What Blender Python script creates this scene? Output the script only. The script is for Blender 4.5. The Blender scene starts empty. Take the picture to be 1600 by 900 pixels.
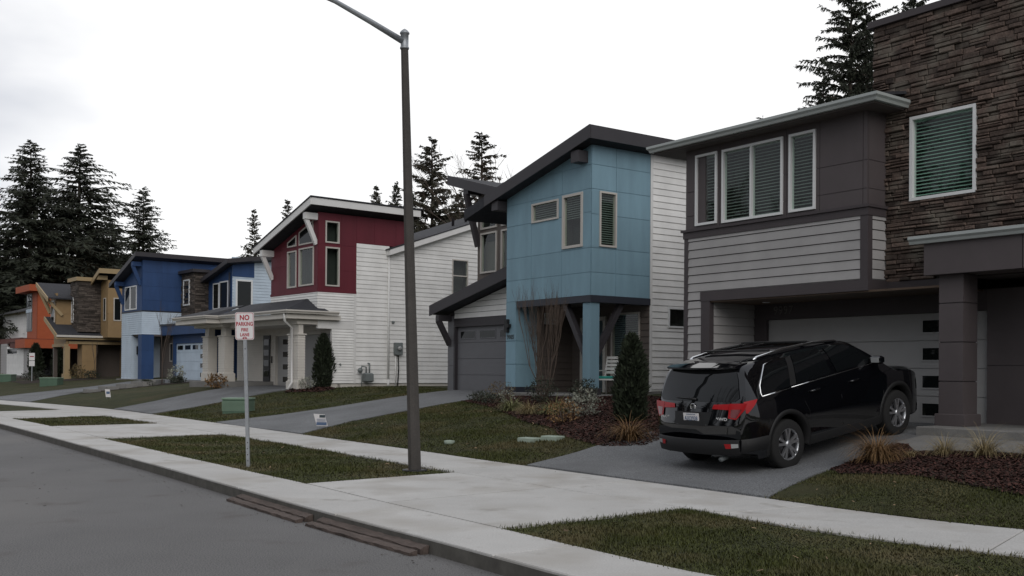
import bpy, bmesh, math, random
import numpy as np
from mathutils import Vector, Matrix
R_ = math.radians
rnd = random.Random(7)
S = bpy.context.scene
COL = S.collection

# ------------------------------------------------------------------ camera, sky, sun, exposure
cam = bpy.data.cameras.new('camera'); camo = bpy.data.objects.new('camera', cam); COL.objects.link(camo)
cam.sensor_width = 36.0; cam.lens = 36 * 1591.5 / 1600; cam.shift_y = (569.5 - 450) / 1600
cam.clip_end = 2000
_p, _r = .00604, .00734
rt = Vector((1, 0, 0)); up = Vector((0, -math.sin(_p), math.cos(_p))); fw = Vector((0, math.cos(_p), math.sin(_p)))
r2 = rt * math.cos(_r) + up * math.sin(_r); u2 = up * math.cos(_r) - rt * math.sin(_r)
M = Matrix((r2, u2, -fw)).transposed().to_4x4(); M.translation = (0, 0, 1.75)
camo.matrix_world = M
S.camera = camo
SUN_AZ, SUN_EL = R_(168), R_(34)         # veiled sun behind the viewer; azimuth clockwise from +Y
THIN = Vector((.23, .88, .41))            # where the cloud deck is thinnest and whitest
sdir = Vector((math.sin(SUN_AZ) * math.cos(SUN_EL), math.cos(SUN_AZ) * math.cos(SUN_EL), math.sin(SUN_EL)))
W = bpy.data.worlds.new('World'); S.world = W; W.use_nodes = True
nt = W.node_tree; N = nt.nodes; LK = nt.links.new; N.clear()
out = N.new('ShaderNodeOutputWorld'); bg = N.new('ShaderNodeBackground'); bg.inputs[1].default_value = .1
sky = N.new('ShaderNodeTexSky'); sky.sky_type = 'NISHITA'; sky.sun_disc = False
sky.sun_elevation = SUN_EL; sky.sun_rotation = SUN_AZ
tc = N.new('ShaderNodeTexCoord')
def wn(t, **k):
    n = N.new(t)
    for a, b in k.items(): setattr(n, a, b)
    return n
# overcast deck: whitest along THIN, on the side away from the sun, a little greyer elsewhere, soft cloud shapes
dp = wn('ShaderNodeVectorMath', operation='DOT_PRODUCT'); dp.inputs[1].default_value = THIN
LK(tc.outputs['Generated'], dp.inputs[0])
no = wn('ShaderNodeTexNoise'); no.inputs['Scale'].default_value = 2.3; no.inputs['Detail'].default_value = 5; no.inputs['Roughness'].default_value = .5
mp = wn('ShaderNodeMapping'); mp.inputs['Scale'].default_value = (1, 1, 2.6); mp.inputs['Location'].default_value = (.3, .1, .45)
LK(tc.outputs['Generated'], mp.inputs[0]); LK(mp.outputs[0], no.inputs['Vector'])
ad = wn('ShaderNodeMath', operation='MULTIPLY_ADD'); LK(no.outputs[0], ad.inputs[0]); ad.inputs[1].default_value = .42; LK(dp.outputs['Value'], ad.inputs[2])
rp = wn('ShaderNodeValToRGB'); LK(ad.outputs[0], rp.inputs[0])
e = rp.color_ramp.elements
e[0].position = .0; e[0].color = (.60, .62, .66, 1)
e[1].position = 1.0; e[1].color = (.86, .88, .95, 1)
mr = wn('ShaderNodeMapRange', interpolation_type='SMOOTHSTEP'); LK(ad.outputs[0], mr.inputs[0])
mr.inputs[1].default_value = .90; mr.inputs[2].default_value = 1.05; mr.inputs[3].default_value = 0; mr.inputs[4].default_value = 1
mixb = wn('ShaderNodeMix', data_type='RGBA'); LK(mr.outputs[0], mixb.inputs[0]); LK(rp.outputs[0], mixb.inputs[6]); mixb.inputs[7].default_value = (1.42, 1.41, 1.40, 1)
sc10 = wn('ShaderNodeVectorMath', operation='SCALE'); sc10.inputs[3].default_value = 10; LK(mixb.outputs[2], sc10.inputs[0])
mx = wn('ShaderNodeMix', data_type='RGBA'); mx.inputs[0].default_value = .9
LK(sky.outputs[0], mx.inputs[6]); LK(sc10.outputs[0], mx.inputs[7]); LK(mx.outputs[2], bg.inputs[0]); LK(bg.outputs[0], out.inputs[0])
sl = bpy.data.lights.new('sun', 'SUN'); sl.energy = 1.4; sl.angle = R_(50); sl.color = (1, .96, .92)
so = bpy.data.objects.new('sun', sl); COL.objects.link(so); so.rotation_euler = sdir.to_track_quat('Z', 'Y').to_euler(); so.location = sdir * 60
S.view_settings.view_transform = 'Standard'; S.view_settings.look = 'None'; S.view_settings.gamma = 1; S.view_settings.exposure = -.28
S.cycles.max_bounces = 6; S.cycles.transparent_max_bounces = 12; S.cycles.use_denoising = True
S.cycles.caustics_reflective = False; S.cycles.caustics_refractive = False

# ------------------------------------------------------------------ helpers
ZO = {}
def link(o, parent=None):
    COL.objects.link(o)
    if parent is not None: o.parent = parent
    return o
def tag(o, label=None, cat=None, group=None, kind=None):
    if label: o['label'] = label
    if cat: o['category'] = cat
    if group: o['group'] = group
    if kind: o['kind'] = kind
    return o
def empty(name, loc=(0, 0, 0), rz=0, label=None, cat=None, group=None, zlocal=False):
    o = bpy.data.objects.new(name, None); o.empty_display_size = .3; COL.objects.link(o)
    o.location = loc; o.rotation_euler = (0, 0, rz)
    ZO[o] = 0 if not zlocal else loc[2]
    return tag(o, label, cat, group)

class MB:
    def __init__(s): s.v = []; s.f = []; s.sm = []
    def add(s, vs, fs, smooth=False):
        b = len(s.v); s.v += [tuple(v) for v in vs]; s.f += [tuple(b + i for i in f) for f in fs]; s.sm += [smooth] * len(fs); return s
    def box(s, x0, x1, y0, y1, z0, z1, bev=0):
        if bev:
            b = bev
            vs = []; 
            for z, i in ((z0, b), (z0 + b, 0), (z1 - b, 0), (z1, b)):
                vs += [(x0 + i, y0 + i, z), (x1 - i, y0 + i, z), (x1 - i, y1 - i, z), (x0 + i, y1 - i, z)]
            fs = [(3, 2, 1, 0), (12, 13, 14, 15)]
            for k in range(3):
                for j in range(4):
                    a, c = k * 4 + j, k * 4 + (j + 1) % 4
                    fs.append((a, c, c + 4, a + 4))
            return s.add(vs, fs)
        return s.add([(x0, y0, z0), (x1, y0, z0), (x1, y1, z0), (x0, y1, z0), (x0, y0, z1), (x1, y0, z1), (x1, y1, z1), (x0, y1, z1)],
                     [(3, 2, 1, 0), (4, 5, 6, 7), (0, 1, 5, 4), (1, 2, 6, 5), (2, 3, 7, 6), (3, 0, 4, 7)])
    def prism(s, A, B):           # two corresponding rings
        n = len(A)
        return s.add(list(A) + list(B), [tuple(range(n))[::-1], tuple(range(n, 2 * n))] + [(i, (i + 1) % n, n + (i + 1) % n, n + i) for i in range(n)])
    def bar(s, p0, p1, w, h, upv=(0, 0, 1)):
        p0, p1 = Vector(p0), Vector(p1); d = (p1 - p0).normalized(); sd = d.cross(Vector(upv))
        if sd.length < 1e-4: sd = d.cross(Vector((0, 1, 0)))
        sd.normalize(); u = sd.cross(d)
        r = lambda p: [p + sd * a * w / 2 + u * b * h / 2 for a, b in ((-1, -1), (1, -1), (1, 1), (-1, 1))]
        return s.prism(r(p0), r(p1))
    def tube(s, pts, rad, n=8, cap=True):
        pts = [Vector(p) for p in pts]; m = len(pts)
        if not hasattr(rad, '__len__'): rad = [rad] * m
        vs = []; pu = None
        for i, p in enumerate(pts):
            d = (pts[min(i + 1, m - 1)] - pts[max(i - 1, 0)]).normalized()
            a = pu if pu is not None else (Vector((0, 0, 1)) if abs(d.z) < .9 else Vector((1, 0, 0)))
            x = d.cross(a)
            if x.length < 1e-5: x = d.orthogonal()
            x.normalize(); y = x.cross(d); pu = y
            for k in range(n):
                t = 2 * math.pi * k / n; vs.append(p + (x * math.cos(t) + y * math.sin(t)) * rad[i])
        fs = []
        for i in range(m - 1):
            for k in range(n):
                a = i * n + k; b = i * n + (k + 1) % n; fs.append((a, a + n, b + n, b))
        if cap: fs += [tuple(range(n)), tuple(range((m - 1) * n, m * n))[::-1]]
        return s.add(vs, fs, True)
    def lathe(s, prof, c=(0, 0, 0), axis='z', n=24, cap=True):
        vs = []; m = len(prof)
        for r, h in prof:
            for k in range(n):
                t = 2 * math.pi * k / n; x, y = r * math.cos(t), r * math.sin(t)
                p = (x, y, h) if axis == 'z' else ((h, x, y) if axis == 'x' else (x, h, y))
                vs.append((p[0] + c[0], p[1] + c[1], p[2] + c[2]))
        fs = [(i * n + k, i * n + (k + 1) % n, (i + 1) * n + (k + 1) % n, (i + 1) * n + k) for i in range(m - 1) for k in range(n)]
        if cap: fs += [tuple(range(n))[::-1], tuple(range((m - 1) * n, m * n))]
        return s.add(vs, fs, True)
    def mesh(s, name, mat, zo=0):
        me = bpy.data.meshes.new(name)
        me.from_pydata([(v[0], v[1], v[2] - zo) for v in s.v], [], s.f)
        me.polygons.foreach_set('use_smooth', s.sm)
        if mat: me.materials.append(mat)
        bm = bmesh.new(); bm.from_mesh(me); bmesh.ops.recalc_face_normals(bm, faces=bm.faces); bm.to_mesh(me); bm.free()
        me.update(); return me
    def build(s, name, mat, parent=None, **kw):
        zo = ZO.get(parent, 0) if parent is not None else 0
        o = link(bpy.data.objects.new(name, s.mesh(name, mat, zo)), parent)
        ZO[o] = zo
        return tag(o, **kw) if kw else o

def npmesh(name, V, F, mat, parent=None, smooth=False, **kw):
    me = bpy.data.meshes.new(name); V = np.asarray(V, np.float32); F = np.asarray(F, np.int32); k = F.shape[1]
    me.vertices.add(len(V)); me.vertices.foreach_set('co', V.ravel())
    me.loops.add(F.size); me.loops.foreach_set('vertex_index', F.ravel())
    me.polygons.add(len(F)); me.polygons.foreach_set('loop_start', np.arange(len(F), dtype=np.int32) * k)
    me.update(calc_edges=True); me.validate()
    if smooth: me.polygons.foreach_set('use_smooth', [True] * len(me.polygons))
    me.materials.append(mat)
    o = link(bpy.data.objects.new(name, me), parent)
    return tag(o, **kw) if kw else o

# ------------------------------------------------------------------ materials
def mat(name, col, rough=.7, var=.0, vscale=3., bump=0., bscale=40., metal=0., spec=.4, orand=0., speck=None, stretch=(1, 1, 1), irand=0., coat=0., bdist=.004):
    m = bpy.data.materials.new(name); m.use_nodes = True; t = m.node_tree; b = t.nodes['Principled BSDF']; L = t.links.new
    nn = lambda ty, **k: [setattr(n, a, v) or n for n in [t.nodes.new(ty)] for a, v in (k.items() or [('label', '')])][0]
    b.inputs['Roughness'].default_value = rough; b.inputs['Metallic'].default_value = metal; b.inputs['Specular IOR Level'].default_value = spec
    if coat: b.inputs['Coat Weight'].default_value = coat; b.inputs['Coat IOR'].default_value = 1.75; b.inputs['Coat Roughness'].default_value = .03
    geo = t.nodes.new('ShaderNodeTexCoord'); mpp = t.nodes.new('ShaderNodeMapping'); mpp.inputs['Scale'].default_value = stretch; L(geo.outputs['Object'], mpp.inputs[0])
    cur = None
    rgb = t.nodes.new('ShaderNodeRGB'); rgb.outputs[0].default_value = (*col, 1); cur = rgb.outputs[0]
    fac = None
    def addfac(sock, amt):
        nonlocal fac
        mm = t.nodes.new('ShaderNodeMapRange'); mm.inputs[1].default_value = .25 if amt[1] else 0; mm.inputs[2].default_value = .75 if amt[1] else 1
        mm.inputs[3].default_value = 1 - amt[0]; mm.inputs[4].default_value = 1 + amt[0]; L(sock, mm.inputs[0])
        if fac is None: fac = mm.outputs[0]
        else:
            x = t.nodes.new('ShaderNodeMath'); x.operation = 'MULTIPLY'; L(fac, x.inputs[0]); L(mm.outputs[0], x.inputs[1]); fac = x.outputs[0]
    if var:
        n1 = t.nodes.new('ShaderNodeTexNoise'); n1.inputs['Scale'].default_value = vscale; n1.inputs['Detail'].default_value = 6; n1.inputs['Roughness'].default_value = .6; L(mpp.outputs[0], n1.inputs['Vector']); addfac(n1.outputs[0], (var, True))
    if orand:
        oi = t.nodes.new('ShaderNodeObjectInfo'); addfac(oi.outputs['Random'], (orand, False))
    if irand:
        gi = t.nodes.new('ShaderNodeNewGeometry'); addfac(gi.outputs['Random Per Island'], (irand, False))
    if speck:
        n2 = t.nodes.new('ShaderNodeTexNoise'); n2.inputs['Scale'].default_value = speck[0]; n2.inputs['Detail'].default_value = 2; L(geo.outputs['Object'], n2.inputs['Vector']); addfac(n2.outputs[0], (speck[1], True))
    if fac is not None:
        vm = t.nodes.new('ShaderNodeVectorMath'); vm.operation = 'SCALE'; L(cur, vm.inputs[0]); L(fac, vm.inputs[3]); cur = vm.outputs[0]
    L(cur, b.inputs['Base Color'])
    if bump:
        nb = t.nodes.new('ShaderNodeTexNoise'); nb.inputs['Scale'].default_value = bscale; nb.inputs['Detail'].default_value = 4; L(mpp.outputs[0], nb.inputs['Vector'])
        bp = t.nodes.new('ShaderNodeBump'); bp.inputs['Strength'].default_value = bump; bp.inputs['Distance'].default_value = bdist; L(nb.outputs[0], bp.inputs['Height']); L(bp.outputs[0], b.inputs['Normal'])
    return m
def mix_col(m, col2, scale, lo, hi, obj=True, detail=4, stretch=None):
    """blend a second base colour in by large noise (wear, patchy turf, staining)"""
    t = m.node_tree; b = t.nodes['Principled BSDF']; L = t.links.new
    src = b.inputs['Base Color'].links[0].from_socket
    tcx = t.nodes.new('ShaderNodeTexCoord'); n = t.nodes.new('ShaderNodeTexNoise'); n.inputs['Scale'].default_value = scale; n.inputs['Detail'].default_value = detail
    vec = tcx.outputs['Object']
    if stretch:
        mpx = t.nodes.new('ShaderNodeMapping'); mpx.inputs['Scale'].default_value = stretch; L(vec, mpx.inputs[0]); vec = mpx.outputs[0]
    L(vec, n.inputs['Vector'])
    mr = t.nodes.new('ShaderNodeMapRange'); mr.inputs[1].default_value = lo; mr.inputs[2].default_value = hi; L(n.outputs[0], mr.inputs[0])
    x = t.nodes.new('ShaderNodeMix'); x.data_type = 'RGBA'; L(mr.outputs[0], x.inputs[0]); L(src, x.inputs[6]); x.inputs[7].default_value = (*col2, 1); L(x.outputs[2], b.inputs['Base Color'])
    return m
def glass(name, tint=(.42, .55, .5), refl=1.0, rough=.02, trans=True, dark=(.01, .012, .012)):
    m = bpy.data.materials.new(name); m.use_nodes = True; t = m.node_tree; t.nodes.clear(); L = t.links.new
    o = t.nodes.new('ShaderNodeOutputMaterial'); g = t.nodes.new('ShaderNodeBsdfGlossy'); g.inputs['Roughness'].default_value = rough
    if trans: b = t.nodes.new('ShaderNodeBsdfTransparent'); b.inputs[0].default_value = (*tint, 1)
    else: b = t.nodes.new('ShaderNodeBsdfDiffuse'); b.inputs[0].default_value = (*dark, 1)
    fr = t.nodes.new('ShaderNodeFresnel'); fr.inputs[0].default_value = 1.6
    mm = t.nodes.new('ShaderNodeMath'); mm.operation = 'MULTIPLY'; mm.inputs[1].default_value = refl; mm.use_clamp = True; ge = t.nodes.new('ShaderNodeNewGeometry'); iv = t.nodes.new('ShaderNodeMath'); iv.operation = 'SUBTRACT'; iv.inputs[0].default_value = 1; L(ge.outputs['Backfacing'], iv.inputs[1]); m0 = t.nodes.new('ShaderNodeMath'); m0.operation = 'MULTIPLY'; L(fr.outputs[0], m0.inputs[0]); L(iv.outputs[0], m0.inputs[1]); L(m0.outputs[0], mm.inputs[0])
    nb = t.nodes.new('ShaderNodeTexNoise'); nb.inputs['Scale'].default_value = 1.3; bp = t.nodes.new('ShaderNodeBump'); bp.inputs['Strength'].default_value = .05; bp.inputs['Distance'].default_value = .02
    L(nb.outputs[0], bp.inputs['Height']); L(bp.outputs[0], g.inputs['Normal'])
    x = t.nodes.new('ShaderNodeMixShader'); L(mm.outputs[0], x.inputs[0]); L(b.outputs[0], x.inputs[1]); L(g.outputs[0], x.inputs[2]); L(x.outputs[0], o.inputs[0])
    return m
MT = {}
def P_(k, *a, **kw): MT[k] = mat(k, *a, **kw); return MT[k]
paint = dict(rough=.6, var=.11, vscale=1.6, orand=.05, bump=.15, bscale=30, stretch=(1, 1, .8))
P_('white_siding', (.79, .785, .765), **paint); P_('grey_siding', (.36, .35, .345), **paint); P_('ice_siding', (.52, .61, .70), **paint)
P_('dark_panel', (.088, .074, .076), **paint); P_('dark_trim', (.062, .052, .055), rough=.55, var=.06); P_('blue_panel', (.20, .325, .395), rough=.6, var=.12, vscale=1.8, orand=.06, stretch=(1.5, 1.5, .3), bump=.1, bscale=25)
P_('charcoal', (.042, .038, .042), rough=.5, var=.08); P_('navy_trim', (.028, .032, .044), rough=.5, var=.08)
P_('red_panel', (.125, .017, .028), rough=.6, var=.14, vscale=1.6, orand=.05, stretch=(1.5, 1.5, .3)); P_('royal_panel', (.024, .062, .165), rough=.6, var=.15, vscale=1.6, orand=.06, stretch=(1.5, 1.5, .3))
P_('ochre_panel', (.30, .20, .098), rough=.65, var=.08, orand=.05); P_('ochre_trim', (.36, .265, .145), rough=.6, var=.06); P_('orange_panel', (.38, .085, .03), rough=.65, var=.08); P_('brick_trim', (.12, .03, .02), rough=.6, var=.08)
P_('white_trim', (.72, .715, .70), rough=.5, var=.05); P_('vinyl', (.74, .75, .75), rough=.4); P_('tan_vinyl', (.52, .49, .45), rough=.45); P_('gutter', (.40, .43, .42), rough=.4, var=.05)
P_('cream', (.60, .57, .52), rough=.6, var=.05); P_('taupe_siding', (.12, .10, .088), **paint); P_('teal_door', (.06, .09, .10), rough=.4); P_('grey_door', (.145, .145, .155), rough=.5, var=.05, orand=.04)
P_('garage_white', (.36, .355, .35), rough=.45, var=.04, orand=.02); P_('soffit_wood', (.09, .06, .04), rough=.6, var=.2, vscale=2, stretch=(1, 12, 1)); P_('soffit_dark', (.10, .085, .08), rough=.7)
P_('shingle', (.035, .036, .042), rough=.9, var=.3, vscale=6, speck=(60, .25), bump=.6, bscale=40); P_('shingle_grey', (.10, .10, .105), rough=.9, var=.25, vscale=5, speck=(50, .25))
P_('stone', (.092, .066, .054), rough=.85, var=.45, vscale=7, orand=.6, bump=.8, bscale=25, speck=(30, .35), bdist=.012); mix_col(MT['stone'], (.16, .14, .115), 2.3, .5, .72)
P_('stone_far', (.085, .07, .06), rough=.9, var=.5, vscale=5, irand=.5, stretch=(1, 1, 3)); P_('mortar', (.03, .025, .022), rough=.95)
P_('concrete', (.48, .472, .455), rough=.85, var=.09, vscale=1.2, orand=.05, speck=(60, .14), bump=.25, bscale=60); mix_col(MT['concrete'], (.37, .35, .32), .9, .50, .72); mix_col(MT['concrete'], (.30, .285, .26), 2.7, .62, .80)
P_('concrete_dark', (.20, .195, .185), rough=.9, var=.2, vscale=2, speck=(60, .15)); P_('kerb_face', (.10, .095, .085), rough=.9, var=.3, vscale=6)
P_('aggregate', (.155, .16, .165), rough=.9, var=.18, vscale=.7, speck=(55, .75), bump=.8, bscale=60); mix_col(MT['aggregate'], (.11, .113, .117), .5, .45, .7)
P_('asphalt', (.13, .128, .127), rough=.9, var=.14, vscale=.5, speck=(70, .6), bump=.7, bscale=70); mix_col(MT['asphalt'], (.165, .16, .155), .35, .5, .75, stretch=(1, .4, 1)); mix_col(MT['asphalt'], (.095, .085, .08), 1.1, .62, .78)
P_('turf', (.034, .038, .010), rough=1, var=.35, vscale=2.2, speck=(40, .4), bump=1, bscale=60, bdist=.03); mix_col(MT['turf'], (.058, .050, .02), .7, .48, .7)
P_('blade', (.047, .054, .009), rough=.7, var=.25, vscale=1.5, irand=.45); mix_col(MT['blade'], (.10, .083, .034), .8, .46, .66)
P_('soil', (.035, .026, .019), rough=1, var=.4, vscale=4, speck=(30, .4), bump=1, bscale=30, bdist=.03)
P_('mulch', (.058, .024, .018), rough=.95, irand=.65, var=.3, vscale=3); P_('leaf_litter', (.22, .15, .09), rough=.9, irand=.6); P_('dirt', (.05, .04, .03), rough=1, irand=.5)
P_('needles', (.034, .040, .026), rough=.8, irand=.5, var=.3, vscale=.5); P_('needles_brown', (.045, .042, .026), rough=.85, irand=.5, var=.3, vscale=.5); P_('bark', (.055, .043, .035), rough=.95, var=.35, vscale=8, bump=1, bscale=20, stretch=(1, 1, .2), bdist=.03)
P_('arbor', (.020, .028, .014), rough=.8, irand=.5, var=.2); P_('twig', (.10, .075, .06), rough=.9, var=.2, vscale=5)
P_('straw', (.26, .205, .105), rough=.8, irand=.5); P_('rust_grass', (.18, .105, .045), rough=.8, irand=.6); P_('green_grass', (.16, .165, .07), rough=.8, irand=.5); P_('silver_leaf', (.26, .27, .22), rough=.8, irand=.45); P_('dark_leaf', (.03, .036, .022), rough=.6, irand=.6); P_('olive_leaf', (.13, .095, .04), rough=.8, irand=.6)
P_('pole_concrete', (.068, .062, .057), rough=.85, var=.15, vscale=6, speck=(140, .45), bump=.3, bscale=100); P_('galv', (.36, .38, .40), rough=.45, metal=.5, var=.12, vscale=12, speck=(60, .12))
P_('sign_white', (.72, .70, .70), rough=.45); P_('sign_red', (.38, .012, .03), rough=.5); P_('util_green', (.085, .145, .10), rough=.5, var=.1); P_('util_top', (.20, .29, .215), rough=.5, var=.08)
P_('old_wood', (.085, .065, .056), rough=.9, var=.4, vscale=3, stretch=(1, 14, 4), bump=.5, bscale=20, irand=.1); P_('meter_grey', (.17, .19, .19), rough=.5, var=.1); P_('black', (.012, .012, .013), rough=.5); P_('lid_green', (.30, .36, .30), rough=.7, var=.1)
P_('chair_white', (.66, .66, .64), rough=.4); P_('teal', (.03, .30, .25), rough=.8); P_('interior', (.05, .05, .048), rough=.9); P_('blind', (.22, .245, .23), rough=.6); P_('blind_green', (.32, .47, .41), rough=.6); P_('pane_glow_paint', (.60, .58, .54), rough=.25); P_('curtain', (.16, .20, .19), rough=.9); P_('sign_blue', (.10, .15, .25), rough=.5)
P_('num', (.16, .15, .145), rough=.4, metal=.4); P_('num_dark', (.05, .07, .08), rough=.5)
MT['glass'] = glass('glass', (.90, .955, .925), 1.0); MT['dglass'] = glass('dglass', trans=False, refl=.8); MT['sglass'] = glass('sglass', (.35, .42, .4), 1.5)
P_('car_paint', (.003, .0033, .0045), rough=.5, spec=.0, coat=1.); P_('car_trim', (.009, .009, .0095), rough=.6); P_('tyre', (.014, .014, .014), rough=.85, bump=.3, bscale=60); P_('alloy', (.50, .51, .53), rough=.28, metal=.85); P_('alloy_dark', (.03, .03, .033), rough=.4, metal=.5); P_('chrome', (.78, .79, .80), rough=.12, metal=1.)
MT['car_glass'] = glass('car_glass', trans=False, dark=(.006, .007, .008), refl=.9, rough=.01)
MT['tail'] = mat('tail', (.34, .004, .007), rough=.4, spec=.3, coat=.15); MT['tail_dark'] = mat('tail_dark', (.14, .004, .006), rough=.12, coat=.6); MT['lens'] = mat('lens', (.35, .36, .36), rough=.15, coat=.5)
m_ = MT

def text(s, size, mat_, parent, mtx, name='lettering', ext=.002, bold=.0, align='CENTER', sx=1.0):
    c = bpy.data.curves.new('lettering', 'FONT'); c.body = s; c.size = size; c.align_x = align; c.align_y = 'CENTER'; c.extrude = ext; c.offset = bold; c.space_character = 1.05
    o = bpy.data.objects.new('tmp', c); COL.objects.link(o)
    me = bpy.data.meshes.new_from_object(o.evaluated_get(bpy.context.evaluated_depsgraph_get())); bpy.data.objects.remove(o)
    me.transform(Matrix.Diagonal((sx, 1, 1, 1))); me.transform(mtx)
    if parent is not None and ZO.get(parent): me.transform(Matrix.Translation((0, 0, -ZO[parent])))
    me.materials.clear(); me.materials.append(mat_)
    ob = link(bpy.data.objects.new(name, me), parent); ZO[ob] = ZO.get(parent, 0)
    return ob
def frame_m(o, x, y): # matrix with origin o, x axis, y axis
    x, y = Vector(x).normalized(), Vector(y).normalized(); z = x.cross(y); m = Matrix((x, y, z)).transposed().to_4x4(); m.translation = Vector(o); return m

# ------------------------------------------------------------------ survey: house frames and street lines
class HF:
    """house frame: local x along the street front (to the right), local y towards the back"""
    def __init__(s, o, rot, z0): s.o = Vector((o[0], o[1])); s.rz = R_(rot); s.z0 = z0; s.c, s.s = math.cos(s.rz), math.sin(s.rz)
    def w(s, x, y): return (s.o.x + s.c * x - s.s * y, s.o.y + s.s * x + s.c * y)
HG = HF((6.329, 18.17), -53.8, .82); HB = HF((2.043, 26.59), -54.7, 1.06); HR = HF((-7.464, 39.016), -51.0, 1.0)
HL = HF((-22.585, 62.1), -51.5, 1.05); HY = HF((-31.915, 72.0), -52.0, .93); HO = HF((-41.066, 88.0), -52.0, .9)
CURB = [(-60, 64), (-42, 54.5), (-31, 47), (-25.2, 41.5), (-19.6, 35.4), (-14.85, 29.36), (-11.71, 25.05), (-8.20, 20.12), (-5.76, 16.72), (-3.75, 13.85), (-2.1, 11.5), (-.76, 9.70), (.01, 8.62), (.55, 7.9), (1.6, 6.75), (3.2, 5.6), (6, 4.5), (14, 3.6), (30, 3.2)]
BAND = [(-60, 65), (-41.5, 55.4), (-30.4, 47.8), (-24.6, 42.3), (-19.0, 36.1), (-15.46, 31.6), (-12.50, 27.7), (-9.25, 23.1), (-6.4, 19.1), (-3.93, 15.72), (-2.87, 14.27), (-1.50, 12.29), (-.10, 10.35), (.65, 9.25), (1.44, 8.2), (2.5, 7.2), (4.0, 6.35), (6.5, 5.5), (14, 4.6), (30, 4.2)]
SWN = [(-60, 68), (-40, 58.2), (-30, 51.5), (-24.0, 46.0), (-20.3, 42.2), (-16.91, 38.4), (-13.62, 34.0), (-10.22, 29.4), (-7.07, 24.95), (-5.50, 22.75), (-3.60, 20.05), (-1.78, 17.33), (-.88, 15.98), (.01, 14.76), (1.1, 13.25), (2.05, 12.0), (2.51, 11.25), (3.0, 10.55), (3.71, 9.72), (4.51, 9.05), (5.6, 8.4), (8, 7.6), (14, 6.9), (30, 6.5)]
SWF = [(-60, 69.7), (-39.2, 59.6), (-28.9, 52.7), (-22.75, 47.1), (-19.0, 43.2), (-15.55, 39.4), (-12.45, 35.2), (-9.01, 30.4), (-5.85, 25.95), (-4.3, 23.7), (-2.35, 20.95), (-.55, 18.25), (.36, 16.95), (1.25, 15.7), (2.35, 14.2), (3.20, 13.0), (3.7, 12.25), (4.15, 11.65), (4.75, 10.95), (5.42, 10.4), (6.4, 9.85), (8.6, 9.15), (14, 8.4), (30, 8.0)]
def catmull(P, k=10):
    P = [np.array(p, float) for p in P]; o = []
    for i in range(len(P) - 1):
        a, b, c, d = P[max(i - 1, 0)], P[i], P[i + 1], P[min(i + 2, len(P) - 1)]
        for j in range(k):
            t = j / k; o.append(.5 * (2 * b + (c - a) * t + (2 * a - 5 * b + 4 * c - d) * t * t + (3 * b - a - 3 * c + d) * t ** 3))
    o.append(P[-1]); return np.array(o)
cCURB, cBAND, cSWN, cSWF = map(catmull, (CURB, BAND, SWN, SWF))
def between(c, p, q):
    i = np.argmin(((c - p) ** 2).sum(1)); j = np.argmin(((c - q) ** 2).sum(1))
    s = c[i:j + 1] if i <= j else c[j:i + 1][::-1]
    return [tuple(x) for x in s]
# terrain height: thin plate spline through levels
ctl = [(x, y, .16) for x, y in SWF[0:-1]]
def lv(h, *a): ctl.extend((*h.w(x, y), z) for x, y, z in a)
lv(HG, (-3, -3.49, .31), (1, -3.49, .30), (-3, -.67, .71), (1, -.67, .72), (-3, 1.2, .82), (1.3, 1.2, .82), (3, -4.0, .40), (3, -2.4, .64), (6, -2.4, .66), (6, -4, .40), (3, 0, .72), (6, 0, .74), (0, 8, 1.0), (8, 8, 1.0), (0, 25, 1.0), (20, 20, 1))
lv(HB, (-6.5, 1.4, 1.06), (-8.5, 1.4, 1.06), (-6.5, -2.2, .72), (-6.5, -5, .33), (-1, -.3, 1.05), (1, -2.5, .80), (3, -4.0, .56), (4.5, 0, .98), (3, 4, 1.05), (0, 12, 1.1), (0, 30, 1.1))
lv(HR, (-3, .8, 1.02), (-5, .8, 1.02), (-3, -2.5, .74), (-.3, -.9, .96), (2, 2, 1.03), (3.5, -3.0, .45), (2, 8, 1.06), (-7, -1.2, .98), (0, 20, 1.1), (-5, 40, 1.1))
lv(HL, (3, 1.5, 1.06), (3, -3, .72), (-2, -.3, 1.03), (-3, -5, .40), (0, 14, 1.1), (0, 40, 1.1)); lv(HY, (0, 0, .92), (3, 2, .95), (2, -5, .35), (0, 20, 1.1), (0, 40, 1.1)); lv(HO, (0, 0, .9), (4, 3, .92), (0, -8, .3), (0, 20, 1.0), (-25, 0, .9), (-25, 40, 1.0))
CT = np.array(ctl)
def _phi(d2): return np.where(d2 > 1e-9, d2 * np.log(np.maximum(d2, 1e-9)), 0.)
n_ = len(CT); K_ = _phi(((CT[:, None, :2] - CT[None, :, :2]) ** 2).sum(2)) + np.eye(n_) * .5
Pm = np.c_[np.ones(n_), CT[:, :2]]
A_ = np.block([[K_, Pm], [Pm.T, np.zeros((3, 3))]]); SOL = np.linalg.solve(A_, np.r_[CT[:, 2], 0, 0, 0])
def Hn(xy):
    xy = np.asarray(xy, float).reshape(-1, 2); o = []
    for i in range(0, len(xy), 4000):
        q = xy[i:i + 4000]; o.append(_phi(((q[:, None] - CT[None, :, :2]) ** 2).sum(2)) @ SOL[:n_] + SOL[n_] + q @ SOL[n_ + 1:])
    return np.clip(np.concatenate(o), .14, 1.25)
def H(x, y): return float(Hn([(x, y)])[0])

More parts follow.
